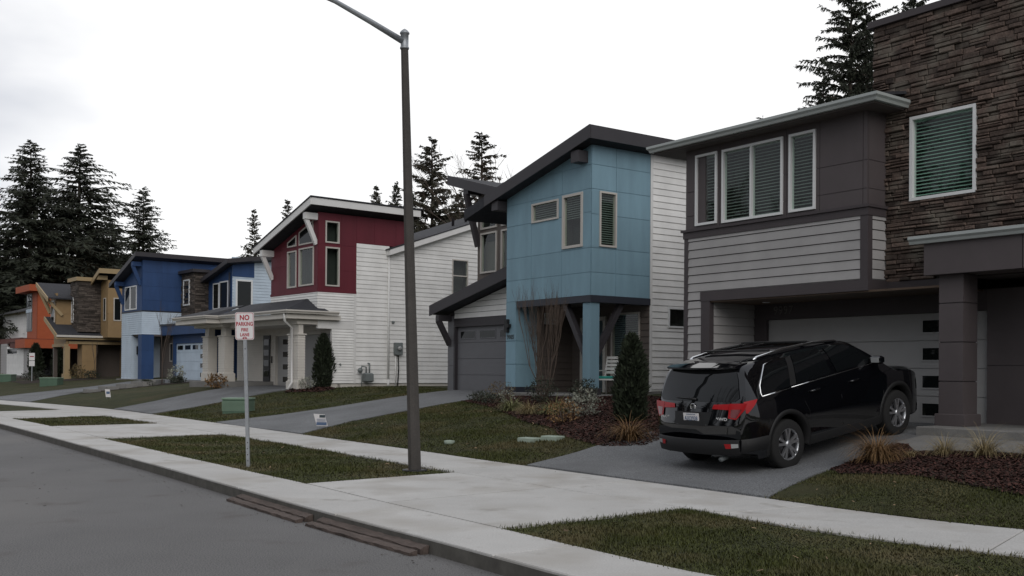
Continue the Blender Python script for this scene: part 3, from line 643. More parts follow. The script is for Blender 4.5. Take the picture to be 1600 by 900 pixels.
# ------------------------------------------------------------------ light blue house
def blue_house():
    h = house('blue_house', HB, 'light blue panelled house with charcoal shed roofs and white lap siding behind')
    sl_ = .244; soff = lambda x: 7.72 + sl_ * x
    fw_win = [(-2.59, -1.37, 5.90, 6.44), (-1.19, -.325, 5.04, 6.49)]; sw_win = [(.26, .855, 5.03, 6.49)]
    ot = [(-3.83, 3.74), (0, 3.74), (0, soff(0)), (-3.83, soff(-3.83))]
    wf = wall(h, 'y', 0, ot, fw_win, 'panel', m_['blue_panel'], us=(-2.62, -1.22), zs=(4.345, 4.985, 5.92, 6.53, 7.16))
    window(wf, 'y', 0, fw_win[0], 'tan_vinyl', blinds=('blind', 1, .06)); window(wf, 'y', 0, fw_win[1], 'tan_vinyl', fw_=.07, blinds=('blind', .5, .06))
    ws = wall(h, 'x', 0, rect(.0, 2.08, 3.74, 7.72), sw_win, 'panel', m_['blue_panel'], us=(.85,), zs=(4.345, 4.985, 5.87, 6.53, 7.17))
    window(ws, 'x', 0, sw_win[0], 'tan_vinyl', blinds=('blind', 1, .06))
    # white lap side wall
    w2 = [(2.76, 3.50, 2.97, 3.54)]
    wl = wall(h, 'x', 0, rect(2.17, 10, 1.2, 7.72), w2, 'lap', m_['white_siding'], zstart=1.25)
    trim(h, 'x', 0, 2.08, 2.17, 1.2, 7.72, .026, 'white_trim', 'corner_trim')
    window(wl, 'x', 0, w2[0], 'vinyl', blinds=None)
    MB().box(-.2, 0.012, 2.08, 10, .85, 1.2).build('foundation', m_['concrete_dark'], h)
    # beam under the bay and porch post with V braces
    MB().box(-3.26, .04, -.04, .28, 3.56, 3.74).box(-.25, .04, .28, 2.08, 3.56, 3.74).build('beam', m_['navy_trim'], h)
    pbox(h, 'porch_ceiling', 'soffit_dark', -3.35, -.25, .28, 2.08, 3.64, 3.735)
    MB().box(-.32, .0, .0, .30, 1.3, 3.56, bev=.006).build('porch_post', m_['blue_panel'], h)
    MB().box(-.36, .04, -.04, .34, 1.05, 1.3, bev=.01).build('post_base', m_['charcoal'], h)
    pbar(h, 'brace', 'charcoal', (-.28, .15, 2.05), (-1.25, .15, 3.6), .15, .15); pbar(h, 'brace', 'charcoal', (-.16, .24, 2.05), (-.16, 1.2, 3.6), .15, .15, (1, 0, 0))
    # blue pier left of the porch
    pr = MB().box(-3.82, -3.36, .012, .75, 1.28, 3.75).build('pier', m_['blue_panel'], h)
    for a, b in ((1.28, 1.93), (1.94, 2.60), (2.61, 3.74)):
        MB().box(-3.83, -3.35, -.012, .01, a + .004, b - .004).build('cladding_panel', m_['blue_panel'], pr); MB().box(-3.36, -3.345, .012, .75, a + .004, b - .004).build('cladding_panel', m_['blue_panel'], pr)
    MB().box(-3.86, -3.32, -.03, .78, 1.0, 1.28).build('pier_base', m_['navy_trim'], h)
    text('9985', .17, m_['num_dark'], pr, frame_m((-3.60, -.016, 2.72), (1, 0, 0), (0, 0, 1)), 'house_number', .006, bold=.004)
    lt = MB().box(-3.80, -3.66, -.11, -.012, 2.86, 3.24).build('wall_lamp', m_['black'], h); MB().box(-3.66, -3.56, -.13, -.03, 3.0, 3.1).build('lamp_arm', m_['black'], lt)
    # porch back wall
    bw = [(-1.55, -.35, 1.6, 3.4)]
    pw = wall(h, 'y', 2.08, rect(-3.83, .0, 1.1, 3.65), bw, 'lap', m_['taupe_siding'])
    window(pw, 'y', 2.08, bw[0], 'tan_vinyl', blinds=('blind', 1, .06)); pbox(h, 'entry_door', 'teal_door', -2.75, -1.85, 2.0, 2.06, 1.14, 3.2)
    MB().box(-2.87, -2.76, 1.98, 2.06, 1.14, 3.3).box(-1.84, -1.73, 1.98, 2.06, 1.14, 3.3).box(-2.87, -1.73, 1.98, 2.06, 3.21, 3.32).build('door_casing', m_['cream'], h)
    MB().box(-2.02, -1.97, 1.96, 2.0, 1.95, 2.25).build('door_handle', m_['black'], h)
    sx = wall(h, 'x', -3.35, rect(.76, 2.08, 1.1, 3.65), (), 'lap', m_['taupe_siding'])
    window(sx, 'x', -3.35, (1.0, 1.42, 3.12, 3.45), 'vinyl', .02, (1.14, 1.28), flat=True, glassm=m_['pane_glow_paint'], hm=(3.285,))  # pale diffuse pane colour stands in for the transom's white glow
    MB().box(-3.35, .25, -.25, 2.08, .6, 1.13, bev=.012).build('porch_slab', m_['concrete_dark'], h)
    # main shed roof
    T = lambda x: 8.07 + sl_ * (x - .4)
    roof(h, [(-5.6, -.37, T(-5.6)), (.37, -.37, T(.37)), (.37, 10.4, T(.37)), (-5.6, 10.4, T(-5.6))], .30)
    ff = MB(); ff.prism([(-4.45, -.37, T(-4.45) - .31), (.40, -.37, T(.40) - .34), (.40, -.37, T(.4) + .01), (-4.45, -.37, T(-4.45) + .01)], [(-4.45, -.41, T(-4.45) - .31), (.40, -.41, T(.40) - .34), (.40, -.41, T(.4) + .01), (-4.45, -.41, T(-4.45) + .01)])
    ff.build('fascia', m_['charcoal'], h); pbox(h, 'fascia', 'charcoal', .37, .41, -.37, 10.4, 7.73, 8.075)
    pbox(h, 'rafter_beam', 'charcoal', -.45, -.13, -.34, .0, 7.22, 7.52); pbox(h, 'rafter_beam', 'charcoal', -4.15, -3.84, -.34, .25, 6.42, 6.68)
    MB().box(-3.83, -3.7, .1, 2.5, 3.3, 6.6).build('side_wall', m_['blue_panel'], h)
    # left wing with tall glazing and roof pitched the other way
    gw = [(-8.98, -7.98, 5.10, 6.50), (-7.72, -6.72, 5.10, 6.50)]
    L2 = lambda x: 8.63 - .278 * (x + 10.2)
    gz = wall(h, 'y', 2.5, [(-9.19, 3.5), (-3.8, 3.5), (-3.8, L2(-3.8) - .34), (-9.19, L2(-9.19) - .36)], gw + [(-8.98, -7.98, 6.62, 7.55), (-7.72, -6.72, 6.62, 7.25)], None, m_['taupe_siding'])
    for w in gw: window(gz, 'y', 2.5, w, 'tan_vinyl', .06, room=True)
    for w in ((-8.98, -7.98, 6.62, 7.55), (-7.72, -6.72, 6.62, 7.25)): window(gz, 'y', 2.5, w, 'tan_vinyl', .06, room=True)
    roof(h, [(-10.2, 1.90, L2(-10.2)), (-4.8, 1.90, L2(-4.8)), (-4.8, 9, L2(-4.8)), (-10.2, 9, L2(-10.2))], .30)
    ff = MB(); ff.prism([(-10.2, 1.90, L2(-10.2) - .33), (-4.8, 1.90, L2(-4.8) - .33), (-4.8, 1.90, L2(-4.8) + .01), (-10.2, 1.90, L2(-10.2) + .01)], [(-10.2, 1.86, L2(-10.2) - .33), (-4.8, 1.86, L2(-4.8) - .33), (-4.8, 1.86, L2(-4.8) + .01), (-10.2, 1.86, L2(-10.2) + .01)]); ff.build('fascia', m_['charcoal'], h)
    pbox(h, 'rafter_beam', 'charcoal', -9.25, -8.95, 1.92, 2.48, 7.82, 8.02); pbar(h, 'brace', 'charcoal', (-9.1, 1.95, 7.85), (-9.1, 2.46, 6.05), .17, .17, (1, 0, 0))
    # garage with lean-to roof
    GT = lambda x: 3.96 + .2145 * (x + 9.75)
    gh = [(-8.98, -4.15, 1.0, 3.22)]
    ga = wall(h, 'y', 1.5, [(-9.47, 1.0), (-3.7, 1.0), (-3.7, GT(-3.7) - .36), (-9.47, GT(-9.47) - .34)], gh, None, m_['charcoal'])
    wall(ga, 'y', 1.5, [(-9.05, 3.50), (-3.83, 3.50), (-3.83, GT(-3.83) - .36), (-9.05, GT(-9.05) - .345)], (), 'lap', m_['white_siding'], zstart=3.50, back=False)
    trim(ga, 'y', 1.5, -9.05, -3.83, 3.22, 3.50, .03, 'charcoal', 'door_head'); trim(ga, 'y', 1.5, -9.08, -8.98, 1.0, 3.22, .03, 'charcoal', 'door_jamb')
    for a, b in ((1.05, 1.9), (1.91, 2.75), (2.76, 3.6)): MB().box(-9.47, -9.09, 1.482, 1.499, a, b).build('cladding_panel', m_['grey_door'], ga)
    garage(h, 'y', 1.5, -8.98, -4.15, 1.06, 3.22, 'grey_door', rows=4, wins=[(-8.78 + i * 1.19, -7.9 + i * 1.19, 2.83, 3.06) for i in range(4)])
    roof(h, [(-9.75, .94, GT(-9.75)), (-3.84, .94, GT(-3.84)), (-3.84, 2.5, GT(-3.84)), (-9.75, 2.5, GT(-9.75))], .30)
    ff = MB(); ff.prism([(-9.78, .94, GT(-9.78) - .34), (-3.84, .94, GT(-3.84) - .36), (-3.84, .94, GT(-3.84) + .015), (-9.78, .94, GT(-9.78) + .015)], [(-9.78, .90, GT(-9.78) - .34), (-3.84, .90, GT(-3.84) - .36), (-3.84, .90, GT(-3.84) + .015), (-9.78, .90, GT(-9.78) + .015)]); ff.build('fascia', m_['charcoal'], h)
    pbox(h, 'bracket_beam', 'charcoal', -9.42, -9.22, .95, 1.48, 3.43, 3.63); pbar(h, 'brace', 'charcoal', (-9.32, 1.0, 3.45), (-9.32, 1.47, 2.62), .16, .16, (1, 0, 0))
    MB().box(-9.47, -3.9, 2.7, 9, 1.0, 6.2).box(-3.7, -.13, 4, 10, 1, 6.6).build('house_body', m_['taupe_siding'], h)
    return h
blue_house()

# ------------------------------------------------------------------ red and white house
def lap_pier(par, name, x0, x1, y0, y1, z0, zs, z1, mtl='cream', rev=.105, block=.36):
    p = MB().box(x0 + .03, x1 - .03, y0 + .03, y1 - .03, z0, zs).build(name, m_[mtl], par)
    MB().box(x0 - .04, x1 + .04, y0 - .04, y1 + .04, z0, z0 + block, bev=.01).build('pier_base', m_[mtl], p)
    z = z0 + block
    while z < zs - .05:
        a, b = z, min(z + rev - .002, zs); d0, d1 = .0, .022
        MB().prism([(x0 + d0, y0 + d0, a), (x1 - d0, y0 + d0, a), (x1 - d0, y1 - d0, a), (x0 + d0, y1 - d0, a)], [(x0 + d1, y0 + d1, b), (x1 - d1, y0 + d1, b), (x1 - d1, y1 - d1, b), (x0 + d1, y1 - d1, b)]).build('siding_board', m_[mtl], p); z += rev
    MB().box(x0 - .03, x1 + .03, y0 - .03, y1 + .03, zs, zs + .05).build('pier_cap', m_[mtl], p)
    i = min(.12, (x1 - x0) * .2, (y1 - y0) * .2); MB().box(x0 + i, x1 - i, y0 + i, y1 - i, zs + .05, z1).build('pier_top', m_[mtl], p)
    return p
def red_house():
    h = house('red_house', HR, 'crimson and white house with white fascia and white knee braces')
    sl_ = .300; T = lambda x: 8.235 + sl_ * (x - .5)
    so = lambda x: T(x) - .30
    fwin = [(-2.52, -1.735, 4.985, 6.46), (-1.52, -.30, 5.0, 6.5)]
    wf = wall(h, 'y', 0, [(-4.0, 4.82), (0, 4.82), (0, so(0)), (-4.0, so(-4.0))], fwin, 'panel', m_['red_panel'], us=(-2.65, -.15), zs=(5.9, 6.57), gap=.008)
    for w in fwin: window(wf, 'y', 0, w, 'tan_vinyl', .06)
    window(wf, 'y', 0, [(-2.52, 6.62), (-1.755, 6.62), (-1.755, 7.07), (-2.52, 6.82)], 'tan_vinyl', .055, flat=True); window(wf, 'y', 0, [(-1.53, 6.62), (-.36, 6.62), (-.36, 7.50), (-1.53, 7.14)], 'tan_vinyl', .055, flat=True)
    swin = [(.295, .905, 6.63, 7.48), (.305, .92, 4.96, 6.48)]
    wr = wall(h, 'x', 0, rect(0, 1.68, 4.82, so(0)), swin, 'panel', m_['red_panel'], us=(1.0,), zs=(5.6, 6.57), gap=.008)
    for w in swin: window(wr, 'x', 0, w, 'tan_vinyl', .055)
    wall(h, 'x', 0, rect(1.68, 4.2, 6.72, so(0)), (), 'panel', m_['red_panel'], us=(2.5, 3.5), gap=.008)
    MB().box(-4.03, .03, -.03, .0, 4.72, 4.82).box(0, .03, 0, 1.68, 4.72, 4.82).build('belt_trim', m_['red_panel'], h)
    # narrow lap below the red bay
    wall(h, 'y', 0, rect(-4.0, 0, 3.9, 4.72), (), 'lap', m_['white_siding'], reveal=.105, zstart=1.2)
    wn_ = wall(h, 'x', 0, rect(.62, 1.58, 1.2, 3.32), (), 'lap', m_['white_siding'], reveal=.105, zstart=1.2)
    wall(h, 'x', 0, rect(0.0, 1.58, 3.62, 4.72), (), 'lap', m_['white_siding'], reveal=.105, zstart=1.2)
    trim(h, 'x', 0, .0, 1.58, 3.32, 3.62, .02, 'white_trim', 'belt_trim', back=-.12); trim(h, 'x', 0, 1.58, 1.68, 1.2, 4.72, .026, 'white_trim', 'corner_trim', back=-.1)
    # wide lap side wall with sloped top
    rk = lambda y: 6.70 + .35 * (y - 3.47)
    w3 = [(6.30, 7.13, 4.95, 6.44)]
    wall(h, 'x', 0, rect(1.68, 3.2, 1.2, 6.72), (), 'lap', m_['white_siding'], zstart=1.2)
    wl = wall(h, 'x', 0, [(3.2, 1.2), (9.3, 1.2), (9.3, rk(9.3) - .1), (3.2, rk(3.2) - .1)], w3, 'lap', m_['white_siding'], zstart=1.2)
    window(wl, 'x', 0, w3[0], 'tan_vinyl', .045, hm=(5.75,))
    MB().box(-.25, -.02, .6, 9.3, .8, 1.19).build('foundation', m_['cream'], h)
    MB().prism([(.02, 3.05, rk(3.05) - .22), (.02, 12, rk(12) - .22), (.02, 12, rk(12)), (.02, 3.05, rk(3.05))], [(.30, 3.05, rk(3.05) - .22), (.30, 12, rk(12) - .22), (.30, 12, rk(12)), (.30, 3.05, rk(3.05))]).build('rake_fascia', m_['white_trim'], h)
    roof(h, [(-4.2, 3.0, rk(3.0) + .05), (.32, 3.0, rk(3.0) + .05), (.32, 12.2, rk(12.2) + .05), (-4.2, 12.2, rk(12.2) + .05)], .04)
    for y in (7.2, 7.9): MB().lathe([(.06, 0), (.06, .3), (.075, .31)], (-1.2, y, rk(y) + .05), n=10).build('roof_vent', m_['charcoal'], h)
    # red bay roof with white fascia
    roof(h, [(-4.42, -.56, T(-4.42)), (.48, -.56, T(.48)), (.48, 4.33, T(.48)), (-4.42, 4.33, T(-4.42))], .25)
    MB().prism([(-4.45, -.56, T(-4.45) - .27), (.50, -.56, T(.5) - .28), (.50, -.56, T(.5) - .02), (-4.45, -.56, T(-4.45) - .02)], [(-4.45, -.61, T(-4.45) - .27), (.50, -.61, T(.5) - .28), (.50, -.61, T(.5) - .02), (-4.45, -.61, T(-4.45) - .02)]).build('fascia', m_['white_trim'], h)
    pbox(h, 'fascia', 'white_trim', .46, .52, -.56, 4.36, 7.96, 8.215)
    roof(h, [(-4.5, -.64, T(-4.5) + .03), (.56, -.64, T(.56) + .03), (.56, 4.4, T(.56) + .03), (-4.5, 4.4, T(-4.5) + .03)], .045)
    for x in (-.12, -3.86):
        pbox(h, 'bracket_beam', 'white_trim', x - .11, x + .11, -.54, .0, so(x) - .27, so(x) - .02); pbar(h, 'knee_brace', 'white_trim', (x, -.46, so(x) - .26), (x, -.02, so(x) - 1.2), .16, .13, (1, 0, 0))
    MB().box(-4.0, -.13, 3.2, 4.2, 6.0, 7.6).build('bay_back', m_['red_panel'], h); pbox(h, 'bay_side', 'red_panel', -4.0, -3.88, .1, 4.2, 4.0, so(-4.0))
    # porch roof (hipped) with gutters; entry bay projects further
    zg = 3.97
    gutter(h, [(-9.6, -1.95, zg - .13), (-6.0, -1.95, zg - .13), (-6.0, -1.38, zg - .13), (.25, -1.38, zg - .13), (.25, .75, zg - .13)], 'cream', outward=[(0, -1), (1, 0), (0, -1), (1, 0)])
    pr = MB(); b_ = 4.50
    pr.add([(-6.0, -1.5, zg), (.37, -1.5, zg), (.37, .3, zg), (-.8, 0, b_), (-6.0, 0, b_), (.0, .3, zg + .12)], [(0, 1, 3, 4), (1, 2, 5, 3)])
    pr.add([(-9.7, -2.07, zg), (-5.88, -2.07, zg), (-5.88, -1.5, zg), (-6.6, 0, b_), (-9.0, 0, b_), (-9.7, .5, zg)], [(0, 1, 3, 4), (1, 2, 3), (0, 4, 5)])
    pr.build('porch_roof', m_['shingle'], h)
    MB().box(-9.5, -6.05, -1.93, .9, zg - .32, zg - .14).box(-6.05, .2, -1.36, .9, zg - .32, zg - .14).build('porch_frieze', m_['cream'], h)
    MB().box(-9.2, -6.1, -1.2, .9, 3.52, 3.64).box(-6.1, 0, -.85, .9, 3.46, 3.64).build('porch_beam', m_['cream'], h)
    lap_pier(h, 'porch_pier', -.84, .0, -.82, -.50, .93, 3.05, 3.5); lap_pier(h, 'porch_pier', -7.02, -6.36, -1.0, -.56, 1.19, 3.12, 3.55); lap_pier(h, 'porch_pier', -8.74, -8.12, -1.0, -.56, 1.19, 3.12, 3.55)
    MB().tube([(.02, -1.40, zg - .1), (.02, -1.38, 3.55), (-.30, -.92, 3.32), (-.30, -.90, 1.25), (-.26, -1.1, .98)], .045, 8).build('downspout', m_['white_trim'], h)
    MB().box(-9.3, -5.55, -1.35, .9, .7, 1.195, bev=.012).build('porch_slab', m_['concrete_dark'], h)
    gh = [(-5.35, -.55, 1.0, 3.15)]
    gw = wall(h, 'y', .9, rect(-9.3, -.02, 1.0, 3.5), gh, 'lap', m_['cream'], reveal=.105, zstart=1.2, single=False)
    garage(h, 'y', .9, -5.35, -.55, 1.02, 3.15, 'garage_white', rows=4, wins=[(-4.85, -4.2, 1.2 + i * .53, 1.42 + i * .53) for i in range(4)])
    MB().box(-.55, -.45, .86, .9, 1.0, 3.25).box(-5.45, -5.35, .86, .9, 1.0, 3.25).box(-5.45, -.45, .86, .9, 3.15, 3.25).build('door_casing', m_['cream'], h)
    dd = pbox(h, 'entry_door', 'black', -6.5, -5.85, .84, .88, 1.2, 3.2)
    for i in range(4): MB().box(-6.42, -5.93, .828, .839, 1.42 + i * .45, 1.68 + i * .45).build('door_window', m_['dglass'], dd)
    MB().box(-5.72, -5.66, .84, .88, 2.0, 2.3).build('mailbox', m_['black'], h)
    # services on the side wall
    MB().tube([(.06, 3.15, 6.6), (.06, 3.15, 1.05)], .045, 8).build('downspout', m_['white_trim'], h)
    MB().lathe([(.055, 1.0), (.055, 1.35)], (.07, 3.15, 0), n=10).build('drain_boot', m_['white_trim'], h)
    e_ = MB().box(.02, .16, 3.42, 3.78, 2.35, 2.85, bev=.015).build('electric_meter', m_['meter_grey'], h)
    MB().lathe([(.09, 0), (.09, .07), (.07, .1)], (.16, 3.6, 2.62), 'x', 18).build('meter_dial', m_['lens'], e_); MB().tube([(.06, 3.5, 2.35), (.06, 3.5, 1.0)], .03, 8).build('conduit', m_['white_trim'], e_); MB().tube([(.06, 3.62, 2.35), (.07, 3.64, 1.8), (.06, 3.6, 1.0)], .025, 8).build('cable', m_['black'], e_)
    g_ = MB().box(.08, .36, 1.95, 2.3, 1.25, 1.62, bev=.05).build('gas_meter', m_['meter_grey'], h)
    MB().tube([(.2, 2.05, 1.6), (.2, 2.05, 1.85), (.2, 1.85, 1.88), (.2, 1.78, 1.72)], .03, 8).tube([(.2, 2.2, 1.6), (.2, 2.2, 2.0), (.05, 2.22, 2.0)], .03, 8).tube([(.2, 1.85, 1.72), (.2, 1.85, 1.0)], .02, 8).build('gas_pipe', m_['meter_grey'], g_); MB().lathe([(.10, 0), (.10, .05), (.04, .1)], (.14, 1.80, 1.72), 'x', 16).build('regulator', m_['meter_grey'], g_)
    MB().box(.015, .1, 3.32, 3.42, 3.62, 3.72, bev=.02).build('vent_hood', m_['meter_grey'], h); MB().tube([(.02, .95, 1.95), (.12, .95, 1.97), (.14, .95, 1.88)], .02, 8).build('hose_tap', m_['meter_grey'], h)
    MB().box(-4.0, -.45, 4.2, 11.5, 1.0, 6.3).box(-9.3, -4.0, 1.05, 4, 1.0, 3.9).build('house_body', m_['white_siding'], h)
    return h
red_house()

# ------------------------------------------------------------------ royal blue house
def royal_house():
    h = house('royal_blue_house', HL, 'royal blue house with pale lap siding, dark stone tower and navy garage')
    s_ = .32; T = lambda x: 8.77 + s_ * (x - .5)
    w1 = [(-3.15, -2.15, 5.36, 6.85), (-2.05, -.95, 5.36, 6.85)]
    wf = wall(h, 'y', 0, [(-3.78, 5.27), (0, 5.27), (0, T(0) - .3), (-3.78, T(-3.78) - .3)], (), 'panel', m_['royal_panel'], us=(-.5,), zs=(6.9,), gap=.02)
    for w in w1: window(wf, 'y', 0, w, 'vinyl', .07, flat=True, proud=.05)
    wall(h, 'x', 0, rect(0, 5.2, 5.27, 8.42), (), 'panel', m_['royal_panel'], us=(1.2, 2.4), zs=(5.9, 6.75, 7.6), gap=.02)
    MB().box(-3.82, .03, -.03, 0, 5.19, 5.27).box(0, .03, 0, 2.5, 5.19, 5.27).build('belt_trim', m_['navy_trim'], h)
    wall(h, 'y', 0, rect(-3.78, 0, 3.80, 5.19), (), 'lap', m_['ice_siding'], reveal=.13, single=False); wall(h, 'x', 0, rect(0, 2.5, 3.80, 5.19), (), 'lap', m_['ice_siding'], reveal=.13, single=False)
    wall(h, 'y', 0, rect(-3.78, -1.9, 1.05, 3.80), (), 'lap', m_['ice_siding'], reveal=.13, single=False); wall(h, 'x', -1.9, rect(.12, 1.8, 1.05, 3.8), (), 'lap', m_['ice_siding'], reveal=.13, single=False)
    p = MB().box(-.62, 0, .0, .72, 1.05, 3.8).build('pier', m_['royal_panel'], h)
    for a, b in ((1.06, 1.9), (1.92, 2.8), (2.82, 3.79)): MB().box(-.635, .012, -.012, .732, a, b).build('cladding_panel', m_['royal_panel'], p)
    wb = wall(h, 'y', 1.8, rect(-1.9, .9, 1.05, 3.8), (), 'lap', m_['taupe_siding'], reveal=.13, single=False)
    wall(h, 'x', .9, rect(1.6, 1.8, 1.05, 3.8), (), None, m_['taupe_siding'])
    window(wb, 'y', 1.8, (-.1, .45, 2.15, 3.3), 'tan_vinyl', .06, flat=True); MB().box(.6, .75, 1.72, 1.79, 1.08, 3.6).build('door_casing', m_['white_trim'], h)
    pbox(h, 'porch_ceiling', 'soffit_dark', -1.9, 0, .12, 1.8, 3.7, 3.79); MB().box(-3.9, .9, -.3, 1.8, .7, 1.06).build('porch_slab', m_['concrete_dark'], h)
    lt = MB().box(-1.88, -1.75, .3, .5, 2.6, 3.1).build('wall_lamp', m_['black'], h)
    roof(h, [(-4.6, -.6, T(-4.6)), (.5, -.6, T(.5)), (.5, 7.5, T(.5)), (-4.6, 7.5, T(-4.6))], .27, 'charcoal')
    for x in (-.3, -3.5): pbox(h, 'bracket_beam', 'royal_panel', x - .14, x + .14, -.55, 0, T(x) - .55, T(x) - .28); pbar(h, 'knee_brace', 'royal_panel', (x, -.5, T(x) - .5), (x, -.02, T(x) - 1.7), .2, .16, (1, 0, 0))
    # garage
    gh = [(1.3, 6.1, 1.0, 3.24)]
    wall(h, 'y', 1.6, rect(.9, 6.9, 1.0, 3.75), gh, None, m_['royal_panel']); pbox(h, 'fascia', 'royal_panel', .05, 6.9, 1.15, 1.75, 3.75, 4.33); pbox(h, 'parapet_cap', 'navy_trim', -.0, 7.0, 1.08, 2.4, 4.33, 4.43)
    garage(h, 'y', 1.6, 1.3, 6.1, 1.06, 3.24, 'ice_siding', rows=4, wins=[(1.5 + i * 1.2, 2.4 + i * 1.2, 2.86, 3.12) for i in range(4)] + [(5.1, 6.0, 1.24 + i * .545, 1.5 + i * .545) for i in range(3)])
    # stone tower and right wing
    tw = wall(h, 'y', 2.45, rect(.02, 2.2, 4.4, 7.6), (), None, m_['mortar'], bth=.2); ledge(tw, 'y', 2.45, rect(.02, 2.2, 4.43, 7.6), (), 0, None, joined_only=True, seed=8, rowh=(.09, .16), ln=(.3, .8))
    window(tw, 'y', 2.45, (.40, 1.42, 5.62, 7.22), 'vinyl', .08, flat=True, proud=.08)
    tx = wall(h, 'x', 2.2, rect(2.45, 4.0, 4.4, 7.6), (), None, m_['mortar']); ledge(tx, 'x', 2.2, rect(2.45, 3.3, 4.43, 7.6), (), 0, None, joined_only=True, seed=9, rowh=(.09, .16), ln=(.3, .8))
    pbox(h, 'parapet_cap', 'charcoal', -.0, 2.45, 2.2, 5, 7.6, 7.78)
    wg = wall(h, 'y', 3.3, rect(2.2, 5.75, 4.4, 7.9), (), 'panel', m_['royal_panel'], us=(2.9, 5.2), gap=.02)
    window(wg, 'y', 3.3, (2.95, 3.85, 5.30, 6.9), 'vinyl', .08, flat=True); window(wg, 'y', 3.3, (3.95, 5.2, 5.30, 6.95), 'vinyl', .08, flat=True)
    wsid = wall(h, 'x', 5.75, rect(3.3, 8.5, 4.4, 8.3), (), 'lap', m_['ice_siding'], reveal=.178, single=False); window(wsid, 'x', 5.75, (3.5, 4.55, 5.2, 7.0), 'vinyl', .10, flat=True, proud=.06); trim(h, 'x', 5.75, 3.3, 4.65, 7.15, 8.2, .035, 'royal_panel', 'cladding_panel')
    MB().tube([(5.5, 3.22, 7.4), (5.55, 3.22, 4.5)], .05, 6).build('downspout', m_['navy_trim'], h)
    R2 = lambda x: 7.10 + .22 * (x - 1.7)
    roof(h, [(1.7, 2.75, R2(1.7)), (6.3, 2.75, R2(6.3)), (6.3, 9, R2(6.3) + .9), (1.7, 9, R2(1.7) + .9)], .25, 'charcoal')
    MB().box(-3.78, -.13, 1.9, 9, 1, 7.0).box(0, 5.6, 5.3, 9, 1, 7.2).build('house_body', m_['royal_panel'], h)
    return h
royal_house()

